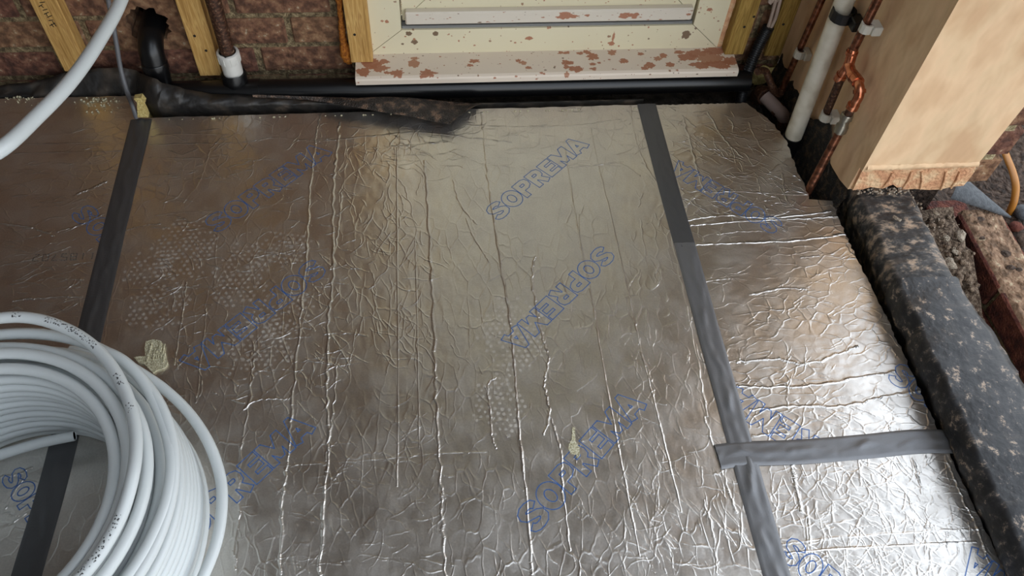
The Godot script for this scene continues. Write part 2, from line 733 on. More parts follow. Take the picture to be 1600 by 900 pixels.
func specks(im: Image, count: int, most: float, sd: int, cols: Array) -> void:
	var r := RandomNumberGenerator.new()
	r.seed = sd
	for k in count:
		var s := pow(r.randf(), 3.0) * most + 0.8
		splat(im, Vector2(r.randf() * im.get_width(), r.randf() * im.get_height()), s * r.randf_range(0.7, 1.5), s, cols[r.randi() % cols.size()], sd + k, 0.3)

func pic(w: int, h: int, c: Color) -> Image:
	var im := Image.create(w, h, false, Image.FORMAT_RGB8)
	im.fill(c)
	return im

func imat(im: Image, rough: float) -> StandardMaterial3D:
	var m := mat(Color.WHITE, rough)
	m.albedo_texture = ImageTexture.create_from_image(im)
	m.texture_repeat = false
	return m

# ================================================================ the scene
func _ready() -> void:
	rng.seed = 20240611
	cb = Basis.from_euler(Vector3(deg_to_rad(-54.137), deg_to_rad(-8.884), deg_to_rad(4.543)), EULER_ORDER_YXZ)
	var cam := Camera3D.new()
	cam.name = "camera"
	add_child(cam)
	cam.transform = Transform3D(cb, EYE)
	cam.fov = rad_to_deg(2.0 * atan(450.0 / F))
	cam.near = 0.02
	cam.current = true

	var env := Environment.new()
	env.background_mode = Environment.BG_SKY
	var sky := Sky.new()
	var sm := ProceduralSkyMaterial.new()
	sm.sky_top_color = Color(0.82, 0.86, 0.91)
	sm.sky_horizon_color = Color(0.95, 0.95, 0.94)
	sm.sky_curve = 0.2
	sm.ground_bottom_color = Color(0.35, 0.32, 0.28)
	sm.ground_horizon_color = Color(0.55, 0.52, 0.48)
	sm.sky_energy_multiplier = 1.0
	sky.sky_material = sm
	env.sky = sky
	env.tonemap_mode = Environment.TONE_MAPPER_LINEAR
	env.tonemap_exposure = 3.3
	env.sdfgi_enabled = true
	env.ssao_enabled = true
	env.ssil_enabled = true
	var we := WorldEnvironment.new()
	we.name = "environment"
	we.environment = env
	add_child(we)

	make_materials()
	room()
	brick_wall()
	door()
	pier()
	low_walls()
	boards()
	coil()
	back_gap()
	battens()
	corner_pipes()
	outside_bits()
	scraps()

func make_materials() -> void:
	var b := grey(0.03, 11, 0.2, 0.8)
	var fine := grey(0.09, 12, 0.2, 0.8)
	M.brick = []
	var tones := [[Color(0.34, 0.23, 0.17), Color(0.45, 0.31, 0.23), Color(0.53, 0.39, 0.29)], [Color(0.38, 0.27, 0.19), Color(0.50, 0.36, 0.26), Color(0.58, 0.45, 0.33)], [Color(0.31, 0.20, 0.16), Color(0.42, 0.27, 0.21), Color(0.51, 0.36, 0.28)]]
	for k in 3:
		M.brick.append(tmat(ntex(0.02, 20 + k, [0.25, 0.5, 0.72, 0.80, 0.84], [tones[k][0], tones[k][1], tones[k][2], tones[k][2], Color(0.66, 0.58, 0.48)], 5), Vector3(3.1, 3.1, 3.1), 0.92, b, 0.25))
	M.mortar = tmat(ntex(0.03, 30, [0.2, 0.5, 0.8], [Color(0.32, 0.27, 0.19), Color(0.47, 0.40, 0.29), Color(0.60, 0.53, 0.40)], 5), Vector3(4, 4, 4), 0.95, fine, 0.2)
	M.pale_mortar = tmat(ntex(0.03, 31, [0.2, 0.5, 0.8], [Color(0.5, 0.45, 0.33), Color(0.66, 0.6, 0.46), Color(0.76, 0.7, 0.56)], 5), Vector3(4, 4, 4), 0.95, fine, 0.2)
	M.concrete = tmat(ntex(0.02, 32, [0.2, 0.8], [Color(0.2, 0.18, 0.16), Color(0.34, 0.31, 0.28)], 5), Vector3(2, 2, 2), 0.95, fine, 0.2)
	M.ceiling = mat(Color(0.80, 0.78, 0.75), 0.9)
	M.blockwork = tmat(ntex(0.02, 33, [0.3, 0.7], [Color(0.50, 0.48, 0.45), Color(0.60, 0.58, 0.55)], 5), Vector3(2, 2, 2), 0.95, fine, 0.2)
	M.plaster = tmat(ntex(0.008, 34, [0.25, 0.45, 0.6, 0.8], [Color(0.84, 0.69, 0.53), Color(0.90, 0.77, 0.61), Color(0.92, 0.78, 0.62), Color(0.87, 0.72, 0.56)], 5), Vector3(1.3, 0.7, 1.3), 0.75, grey(0.012, 35, 0.2, 0.8), 0.3)
	M.basecoat = tmat(ntex(0.02, 38, [0.2, 0.5, 0.75], [Color(0.78, 0.57, 0.42), Color(0.83, 0.64, 0.48), Color(0.86, 0.72, 0.56)], 5), Vector3(2.4, 2.4, 2.4), 0.9, fine, 0.2)
	M.foam = tmat(ntex(0.05, 39, [0.2, 0.8], [Color(0.72, 0.62, 0.36), Color(0.84, 0.77, 0.52)], 4), Vector3(5, 5, 5), 0.9, fine, 0.1)
	M.pale_foam = tmat(ntex(0.04, 40, [0.2, 0.5, 0.8], [Color(0.66, 0.62, 0.50), Color(0.80, 0.77, 0.64), Color(0.89, 0.87, 0.77)], 5), Vector3(9, 9, 9), 0.9, fine, 0.1)
	M.orange_foam = tmat(ntex(0.03, 41, [0.25, 0.75], [Color(0.58, 0.30, 0.06), Color(0.82, 0.52, 0.16)], 4), Vector3(8, 8, 8), 0.6, fine, 0.2)
	var grain := ntex(0.016, 42, [0.2, 0.42, 0.5, 0.62, 0.8], [Color(0.62, 0.46, 0.23), Color(0.77, 0.61, 0.35), Color(0.66, 0.49, 0.26), Color(0.80, 0.65, 0.39), Color(0.70, 0.53, 0.28)], 4)
	M.timber = tmat(grain, Vector3(9, 0.55, 9), 0.75, grain, 0.03)
	var grain2 := ntex(0.016, 43, [0.2, 0.42, 0.5, 0.62, 0.8], [Color(0.50, 0.38, 0.14), Color(0.64, 0.52, 0.25), Color(0.52, 0.40, 0.16), Color(0.68, 0.55, 0.28), Color(0.56, 0.43, 0.18)], 4)
	M.green_timber = tmat(grain2, Vector3(8, 0.5, 8), 0.8, grain2, 0.03)
	M.knot = mat(Color(0.10, 0.07, 0.04), 0.8)
	var mud := ntex(0.012, 44, [0.3, 0.47, 0.56, 0.64, 0.80], [Color(0.13, 0.13, 0.135), Color(0.22, 0.215, 0.21), Color(0.36, 0.335, 0.31), Color(0.52, 0.46, 0.40), Color(0.68, 0.59, 0.50)], 6)
	mud.noise.fractal_gain = 0.72
	M.membrane_muddy = tmat(mud, Vector3(3.0, 3.0, 5.0), 0.55, grey(0.02, 45, 0.2, 0.8), 0.1)
	var spl := ntex(0.014, 144, [0.3, 0.55, 0.66, 0.70, 0.82], [Color(0.11, 0.11, 0.115), Color(0.17, 0.168, 0.17), Color(0.28, 0.265, 0.255), Color(0.52, 0.46, 0.40), Color(0.70, 0.61, 0.52)], 6)
	spl.noise.fractal_gain = 0.78
	M.membrane_splashed = tmat(spl, Vector3(3.6, 3.6, 3.6), 0.45, grey(0.02, 45, 0.2, 0.8), 0.06)
	M.membrane_dirty = tmat(ntex(0.02, 46, [0.3, 0.55, 0.7], [Color(0.055, 0.05, 0.045), Color(0.11, 0.095, 0.08), Color(0.30, 0.24, 0.18)], 5), Vector3(4, 4, 4), 0.75, fine, 0.35)
	M.membrane = tmat(ntex(0.01, 47, [0.3, 0.6, 0.85], [Color(0.15, 0.145, 0.14), Color(0.23, 0.215, 0.20), Color(0.36, 0.32, 0.28)], 5), Vector3(2.4, 2.4, 2.4), 0.5, grey(0.012, 48, 0.2, 0.8), 0.3)
	M.membrane_dusty = tmat(ntex(0.014, 58, [0.3, 0.5, 0.62, 0.72], [Color(0.17, 0.15, 0.14), Color(0.25, 0.22, 0.20), Color(0.36, 0.30, 0.26), Color(0.52, 0.42, 0.35)], 6), Vector3(4, 4, 4), 0.65, fine, 0.3)
	M.black_pipe = mat(Color(0.055, 0.055, 0.06), 0.3)
	M.white_pipe = mat(Color(0.80, 0.82, 0.82), 0.32)
	M.waste_white = tmat(ntex(0.01, 49, [0.2, 0.5, 0.8], [Color(0.76, 0.72, 0.64), Color(0.84, 0.81, 0.74), Color(0.88, 0.85, 0.79)], 4), Vector3(3, 3, 3), 0.35)
	M.copper = tmat(ntex(0.02, 50, [0.2, 0.5, 0.8], [Color(0.30, 0.19, 0.14), Color(0.50, 0.32, 0.24), Color(0.64, 0.42, 0.32)], 4), Vector3(6, 6, 6), 0.36)
	M.copper.metallic = 0.85
	M.bright_copper = tmat(ntex(0.02, 51, [0.2, 0.5, 0.8], [Color(0.62, 0.36, 0.25), Color(0.80, 0.50, 0.37), Color(0.88, 0.60, 0.46)], 3), Vector3(6, 6, 6), 0.26)
	M.bright_copper.metallic = 0.95
	M.old_copper = tmat(ntex(0.03, 52, [0.2, 0.5, 0.75, 0.85], [Color(0.16, 0.10, 0.07), Color(0.30, 0.19, 0.13), Color(0.42, 0.28, 0.20), Color(0.62, 0.55, 0.46)], 5), Vector3(8, 8, 8), 0.55)
	M.old_copper.metallic = 0.4
	M.chrome = mat(Color(0.62, 0.60, 0.55), 0.3, 0.9)
	M.clip_white = mat(Color(0.78, 0.76, 0.71), 0.5)
	M.clip_black = mat(Color(0.06, 0.06, 0.065), 0.45)
	M.grey_cable = mat(Color(0.40, 0.40, 0.41), 0.45)
	M.rubble = tmat(ntex(0.03, 53, [0.2, 0.5, 0.8], [Color(0.26, 0.20, 0.15), Color(0.45, 0.37, 0.30), Color(0.66, 0.58, 0.49)], 5), Vector3(6, 6, 6), 0.95, fine, 0.4)
	M.pale_rubble = tmat(ntex(0.03, 59, [0.2, 0.5, 0.8], [Color(0.46, 0.40, 0.34), Color(0.62, 0.56, 0.49), Color(0.76, 0.71, 0.63)], 5), Vector3(6, 6, 6), 0.95, fine, 0.4)
	M.soil = tmat(ntex(0.03, 54, [0.2, 0.5, 0.8], [Color(0.16, 0.12, 0.09), Color(0.27, 0.21, 0.17), Color(0.38, 0.31, 0.26)], 5), Vector3(3, 3, 3), 0.95, b, 0.8)
	M.slate = tmat(ntex(0.03, 55, [0.2, 0.8], [Color(0.24, 0.25, 0.26), Color(0.36, 0.37, 0.38)], 4), Vector3(5, 5, 5), 0.7, fine, 0.08)
	M.yellow_pipe = mat(Color(0.66, 0.43, 0.15), 0.5)
	M.red_brick = tmat(ntex(0.02, 56, [0.2, 0.5, 0.8], [Color(0.24, 0.10, 0.07), Color(0.36, 0.17, 0.12), Color(0.46, 0.26, 0.19)], 5), Vector3(3, 3, 3), 0.9, fine, 0.2)
	M.brick_top = tmat(ntex(0.02, 57, [0.2, 0.45, 0.7, 0.85], [Color(0.34, 0.26, 0.19), Color(0.50, 0.39, 0.30), Color(0.60, 0.48, 0.38), Color(0.74, 0.66, 0.54)], 5), Vector3(3, 3, 3), 0.95, b, 0.6)
	# joint tape: fine weave
	var weave := Image.create(64, 64, false, Image.FORMAT_L8)
	for y in 64:
		for x in 64:
			weave.set_pixel(x, y, Color.from_hsv(0, 0, 0.5 + 0.25 * sin(TAU * x / 8.0) + 0.25 * sin(TAU * y / 8.0)))
	var wt := ImageTexture.create_from_image(weave)
	M.tape_dark = mat(Color(0.36, 0.36, 0.365), 0.42, 0.55)
	M.tape_mid = mat(Color(0.48, 0.48, 0.485), 0.46, 0.6)
	for m: StandardMaterial3D in [M.tape_dark, M.tape_mid]:
		m.heightmap_enabled = true
		m.heightmap_texture = wt
		m.heightmap_scale = 0.012
		m.uv1_scale = Vector3(60, 60, 1)

# ---------------------------------------------------------------- room shell
func room() -> void:
	var o := obj("floor", boxm(Vector3(-0.75, -0.2, 0.55), Vector3(3.3, 0.2, 4.7)), M.concrete)
	structure(o, "dark concrete slab under the insulation boards", "floor")
	var cm := MB.new()   # ceiling round a square roof opening
	var lo := Vector2(-0.2, -0.35)
	var hi := Vector2(1.25, 1.0)
	cm.box(Vector3(-0.325, 2.5, (-1.75 + lo.y) / 2), Vector3(4.85, 0.2, lo.y + 1.75))
	cm.box(Vector3(-0.525, 2.5, (1.25 + hi.y) / 2), Vector3(4.45, 0.2, 1.25 - hi.y))
	cm.box(Vector3((-2.75 + lo.x) / 2, 2.5, (lo.y + hi.y) / 2), Vector3(lo.x + 2.75, 0.2, hi.y - lo.y))
	cm.box(Vector3(-1.525, 2.5, 1.7), Vector3(2.45, 0.2, 0.9))
	cm.box(Vector3((1.7 + hi.x) / 2, 2.5, (lo.y + hi.y) / 2), Vector3(1.7 - hi.x, 0.2, hi.y - lo.y))
	o = obj("ceiling", cm, M.ceiling)
	structure(o, "plain plasterboard ceiling over the room", "ceiling")
	o = obj("wall_left", boxm(Vector3(-2.5, 1.05, 0.2), Vector3(0.2, 2.7, 3.9)), M.blockwork)
	structure(o, "grey blockwork side wall beyond the coil", "wall")
	o = obj("wall_front", boxm(Vector3(-1.35, 1.05, 2.05), Vector3(2.1, 2.7, 0.2)), M.blockwork)
	structure(o, "grey blockwork return beside the wide garden opening", "wall")
	o = obj("ground", boxm(Vector3(2.0, -0.75, 1.0), Vector3(40, 0.6, 40)), M.soil)
	structure(o, "bare brown soil outside the low brick wall", "ground")

func brick_wall() -> void:
	var w := Node3D.new()
	w.name = "wall_back"
	add_child(w)
	w.position = Vector3(0, -0.2, WALL_Z)
	structure(w, "brown brick house wall with worn mortar joints", "wall")
	var hc := wz(231, 42, WALL_Z)
	var hr := 0.075
	var body := MB.new()
	var zb := WALL_Z - 0.005
	var dep := 0.25
	var rects := [[-2.6, hc.x - hr, -0.3, 2.4], [hc.x + hr, -0.135, -0.3, 2.4], [hc.x - hr, hc.x + hr, -0.3, hc.y - hr], [hc.x - hr, hc.x + hr, hc.y + hr, 2.4], [-0.135, 0.73, -0.3, 0.03], [-0.135, 0.73, 2.08, 2.4], [0.73, 0.90, -0.3, 2.4]]
	for r: Array in rects:
		body.box(Vector3((r[0] + r[1]) / 2, (r[2] + r[3]) / 2, zb - dep / 2), Vector3(r[1] - r[0], r[3] - r[2], dep))
	obj("mortar_bed", body, M.mortar, w)
	# each brick
	var course := 0.0815
	var y0 := wz(430, 72, WALL_Z).y - course * 2
	var len := 0.225
	var perp := {2: wz(452, 50, WALL_Z).x, 1: wz(405, 95, WALL_Z).x, 3: wz(362, 15, WALL_Z).x}
	var shared := {}
	var r2 := RandomNumberGenerator.new()
	r2.seed = 5
	for c in 30:
		var yc := y0 + (c + 0.5) * course
		var ph: float = perp[c] if perp.has(c) else (-0.35 + (0.1125 if c % 2 else 0.0) + r2.randf_range(-0.02, 0.02))
		for side in 2:
			var xa := -2.38 if side == 0 else 0.735
			var xb := -0.14 if side == 0 else 0.89
			var k := floori((xa - ph) / len)
			while ph + k * len < xb:
				var a := maxf(ph + k * len + 0.0065, xa)
				var b := minf(ph + (k + 1) * len - 0.0065, xb)
				k += 1
				if b - a < 0.02:
					continue
				var pieces := [[a, b]]
				if yc + course / 2 > hc.y - 0.05 and yc - course / 2 < hc.y + 0.05 and b > hc.x - hr and a < hc.x + hr:
					pieces = []
					if a < hc.x - hr:
						pieces.append([a, hc.x - hr])
					if b > hc.x + hr:
						pieces.append([hc.x + hr, b])
				for p: Array in pieces:
					var wd := snappedf(p[1] - p[0], 0.005)
					if wd < 0.02:
						continue
					if not shared.has(wd):
						shared[wd] = boxm(Vector3.ZERO, Vector3(wd, 0.0685, 0.05), 0.004).mesh()
					var m := inst("brick", shared[wd], M.brick[r2.randi() % 3], w)
					m.position += Vector3((p[0] + p[1]) / 2, yc, WALL_Z - 0.025 + r2.randf_range(-0.002, 0.002))
	# ragged collar of broken mortar round the pipe hole
	var col := MB.new()
	var rag := noise(2.0, 8, false, 3)
	var n := 36
	for k in n:
		var q := []
		for e in 2:
			var a := TAU * (k + e) / n
			var d := Vector2(cos(a), sin(a))
			var ri := 0.046 + 0.012 * rag.get_noise_2d(d.x * 3, d.y * 3)
			var ro := hr * 1.04 / maxf(absf(d.x), absf(d.y))
			q.append([Vector3(hc.x + d.x * ri, hc.y + d.y * ri, WALL_Z - 0.004), Vector3(hc.x + d.x * ro, hc.y + d.y * ro, WALL_Z - 0.003 + 0.004 * rag.get_noise_2d(d.x * 9, d.y * 9)), Vector3(hc.x + d.x * ri, hc.y + d.y * ri, WALL_Z - 0.1), d])
		col.face([q[0][0], q[1][0], q[1][1], q[0][1]], Vector3(0, 0, 1))
		col.face([q[0][0], q[1][0], q[1][2], q[0][2]], Vector3(-q[0][3].x, -q[0][3].y, 0))
	obj("broken_brick_collar", col, M.brick[1], w)
	obj("hole_back", boxm(Vector3(hc.x, hc.y, WALL_Z - 0.31), Vector3(hr * 2.6, hr * 2.6, 0.1)), M.brick[2], w)

# ---------------------------------------------------------------- door with splashed frame
func door() -> void:
	var t := Node3D.new()
	t.name = "door_1"
	add_child(t)
	var fz := -1.60
	t.position = Vector3(0.3, 0.03, fz)
	structure(t, "cream plastic door and sill splashed with pink plaster", "door")
	var pink := Color(0.64, 0.41, 0.30)
	var brown := Color(0.42, 0.33, 0.25)
	var cream := Color(0.86, 0.82, 0.70)
	var cols := [pink, brown, Color(0.56, 0.42, 0.32), pink]
	var kx := 0.0011   # metres per texel
	# --- sill
	var sa := wz(556, 130, -1.52)
	var sb := wz(1154, 112, -1.52)
	var yb := wz(800, 81, fz).y
	var yf := 0.055
	var sill_im := pic(900, 128, Color(0.87, 0.81, 0.74))
	specks(sill_im, 170, 2.2, 300, cols)
	var us := func(px: float, py: float) -> Vector2:
		var z := -1.56
		for k in 6:
			var y := lerpf(yb, yf, (z - fz) / 0.08)
			z = fl(px, py, y).z
		return Vector2((wz(px, py, z).x - sa.x) / (sb.x - sa.x) * 900.0, (z - fz) / 0.08 * 104.0)
	var sp := [[580, 101, 14, 9], [592, 108, 14, 8], [567, 115, 10, 9], [575, 96, 14, 6], [600, 98, 8, 5], [647, 101, 9, 8], [668, 117, 12, 7], [620, 117, 10, 7], [604, 116, 4, 3], [740, 97, 8, 4], [734, 104, 5, 3], [648, 92, 6, 3], [876, 83, 5, 3], [885, 83, 5, 3], [905, 84, 5, 3], [916, 82, 6, 4], [926, 89, 9, 8], [956, 83, 7, 6], [974, 97, 7, 5], [883, 99, 6, 5], [890, 100, 6, 4], [886, 107, 6, 4], [900, 110, 11, 6], [886, 118, 4, 4], [926, 102, 5, 3], [936, 100, 3, 2], [927, 110, 5, 3], [1015, 104, 8, 6], [1008, 109, 6, 4], [1027, 93, 6, 5], [1036, 88, 6, 5], [1047, 103, 7, 5], [1000, 85, 5, 3], [1075, 90, 16, 8], [1090, 84, 16, 8], [1110, 92, 22, 12], [1095, 104, 16, 7], [1125, 103, 20, 9], [1140, 98, 12, 9], [1115, 80, 20, 8], [1060, 82, 8, 4], [817, 100, 6, 4], [825, 108, 5, 3], [810, 96, 4, 3]]
	for k in sp.size():
		var c: Vector2 = us.call(float(sp[k][0]), float(sp[k][1]))
		splat(sill_im, c, sp[k][2] * 1.5, sp[k][3] * 2.2, pink if k % 6 != 5 else pink.lerp(Color(0.7, 0.52, 0.4), 0.5), 500 + k, 0.5)
	var rows := []
	var uvs := []
	var prof := [[fz, yb, 0.0], [-1.527, yf + 0.001, 0.79], [-1.521, yf - 0.002, 0.84], [-1.519, yf - 0.006, 0.88], [-1.519, yf - 0.018, 1.0], [-1.524, yf - 0.022, 1.0], [fz, yb - 0.03, 1.0]]
	for q: Array in prof:
		var row := []
		var uv := []
		for k in 9:
			row.append(Vector3(lerpf(sa.x, sb.x, k / 8.0), q[1] + 0.001, q[0]))
			uv.append(Vector2(k / 8.0, q[2]))
		rows.append(row)
		uvs.append(uv)
	var b := MB.new()
	for r in rows.size() - 1:
		for k in 8:
			var at := b.v.size()
			b.face([rows[r][k], rows[r][k + 1], rows[r + 1][k + 1], rows[r + 1][k]], Vector3(0, 1, 0.6) if r < 4 else Vector3(0, -1, 0.1))
			for q in 4:
				var p := b.v[at + q]
				b.u[at + q] = Vector2((p.x - sa.x) / (sb.x - sa.x), uvs[r][0].y if absf(p.z - rows[r][0].z) < 1e-6 and absf(p.y - rows[r][0].y) < 1e-6 else uvs[r + 1][0].y)
	for e in [0, 8]:
		var pts := []
		for r in rows.size():
			pts.append(rows[r][e])
		b.face(pts, Vector3(-1 if e == 0 else 1, 0, 0))
	obj("sill", b, imat(sill_im, 0.5), t)
	# --- outer frame: bottom rail and jambs, mitred
	var xl := wz(588, 70, fz).x - 0.02
	var xr := wz(1112, 60, fz).x + 0.02
	var xi := wz(627, 46, fz).x
	var xj := wz(1084, 37, fz).x
	var y1 := yb
	var y2 := wz(800, 44, fz).y
	var frame_im := pic(900, 320, cream)
	specks(frame_im, 420, 2.0, 900, cols)
	for q: Array in [[1072, 54, 7, 8, brown], [955, 68, 5, 4, pink], [647, 66, 5, 4, brown], [638, 53, 5, 4, brown], [680, 53, 4, 4, brown], [958, 58, 2, 8, pink], [826, 60, 6, 3, pink], [1108, 15, 4, 3, pink], [604, 34, 3, 3, pink]]:
		var p := wz(q[0], q[1], fz)
		splat(frame_im, Vector2((p.x - xl) / kx, 319 - (p.y - y1) / kx), q[2] * 1.4, q[3] * 1.4, q[4], int(q[0]), 0.3)
	var fm := imat(frame_im, 0.4)
	var gap := 0.0009
	var yt := 2.06
	var polys := [PackedVector2Array([Vector2(xl + gap, y1), Vector2(xr - gap, y1), Vector2(xj - gap, y2), Vector2(xi + gap, y2)]),
		PackedVector2Array([Vector2(xl, y1 + gap), Vector2(xi, y2 + gap), Vector2(xi, yt), Vector2(xl, yt)]),
		PackedVector2Array([Vector2(xr, y1 + gap), Vector2(xj, y2 + gap), Vector2(xj, yt), Vector2(xr, yt)]),
		PackedVector2Array([Vector2(xl, yt), Vector2(xr, yt), Vector2(xr, yt + 0.06), Vector2(xl, yt + 0.06)])]
	var called := ["bottom_rail", "jamb", "jamb", "head_rail"]
	for k in 4:
		var pm := MB.new()
		pm.prism(polys[k], Vector3(0, 0, fz - 0.06), Vector3.RIGHT, Vector3.UP, Vector3(0, 0, 1), 0.06)
		for q in pm.v.size():
			pm.u[q] = Vector2((pm.v[q].x - xl) / (900 * kx), 1.0 - (pm.v[q].y - y1) / (320 * kx))
		obj(called[k], pm, fm, t)
	# --- grey threshold strip, sash and weather bar
	var strip := mat(Color(0.50, 0.50, 0.49), 0.4)
	obj("threshold_strip", boxm(Vector3((xi + xj) / 2, y2 - 0.004, fz - 0.017), Vector3(xj - xi - 0.002, 0.02, 0.024), 0.002), strip, t)
	obj("gasket", boxm(Vector3((xi + xj) / 2, y2 + 0.004, fz - 0.028), Vector3(xj - xi - 0.002, 0.03, 0.01), 0.002), mat(Color(0.16, 0.16, 0.16), 0.6), t)
	var sz := fz - 0.012
	var ys := y2 + 0.018
	var xs := xi + 0.004
	var xt := xj - 0.004
	var sw := 0.085
	var yk := 2.05
	var sash := [PackedVector2Array([Vector2(xs + gap, ys), Vector2(xt - gap, ys), Vector2(xt - sw - gap, ys + sw), Vector2(xs + sw + gap, ys + sw)]),
		PackedVector2Array([Vector2(xs, ys + gap), Vector2(xs + sw, ys + sw + gap), Vector2(xs + sw, yk), Vector2(xs, yk)]),
		PackedVector2Array([Vector2(xt, ys + gap), Vector2(xt - sw, ys + sw + gap), Vector2(xt - sw, yk), Vector2(xt, yk)])]
	for k in 3:
		var pm := MB.new()
		pm.prism(sash[k], Vector3(0, 0, sz - 0.05), Vector3.RIGHT, Vector3.UP, Vector3(0, 0, 1), 0.05)
		for q in pm.v.size():
			pm.u[q] = Vector2((pm.v[q].x - xl) / (900 * kx), 0.9 - (pm.v[q].y - y1) / (320 * kx))
		obj(["sash_rail", "sash_stile", "sash_stile"][k], pm, fm, t)
	obj("door_panel", boxm(Vector3((xs + xt) / 2, (ys + yk) / 2, sz - 0.03), Vector3(xt - xs - 0.1, yk - ys - 0.1, 0.03), 0.004), mat(Color(0.80, 0.78, 0.70), 0.4), t)
	var bar_im := pic(512, 64, Color(0.84, 0.80, 0.74))
	specks(bar_im, 60, 1.8, 1300, cols)
	var ba := wz(633, 31, fz + 0.006)
	var bb := wz(1083, 21, fz + 0.006)
	for q: Array in [[885, 23, 16, 9], [975, 20, 8, 8], [990, 20, 9, 7], [917, 24, 4, 3], [1076, 20, 4, 3]]:
		var p := wz(q[0], q[1], fz + 0.006)
		splat(bar_im, Vector2((p.x - ba.x) / (bb.x - ba.x) * 512.0, 28.0 + (23 - q[1])), q[2] * 1.15, q[3] * 1.9, pink, 1400 + int(q[0]), 0.5)
	var ytop := wz(850, 17, fz + 0.006).y
	var ybot := wz(850, 36, fz + 0.006).y
	var bmb := MB.new()
	bmb.box(Vector3((ba.x + bb.x) / 2, (ytop + ybot) / 2, fz - 0.004), Vector3(bb.x - ba.x, ytop - ybot, 0.02), 0.003)
	for q in bmb.v.size():
		bmb.u[q] = Vector2((bmb.v[q].x - ba.x) / (bb.x - ba.x), 1.0 - (bmb.v[q].y - ybot) / (ytop - ybot))
	obj("weather_bar", bmb, imat(bar_im, 0.5), t)
	# rough pink bedding at both sides of the frame
	var rag := noise(30.0, 61, false, 3)
	for s in 2:
		var mb := MB.new()
		var rws := []
		for r in 40:
			var y := lerpf(y1, 0.7, r / 39.0)
			var row := []
			for k in 4:
				var x := (xl - 0.018 + k * 0.007) if s == 0 else (xr - 0.004 + k * 0.012)
				row.append(Vector3(x + 0.003 * rag.get_noise_2d(y, k), y, fz - 0.004 + 0.006 * rag.get_noise_2d(y * 1.7 + 3, k * 0.7) + (0.004 if k == 1 else 0.0)))
			rws.append(row)
		mb.sheet(rws, Vector3(0, 0, 1))
		obj("mortar_fillet", mb, M.basecoat, t)

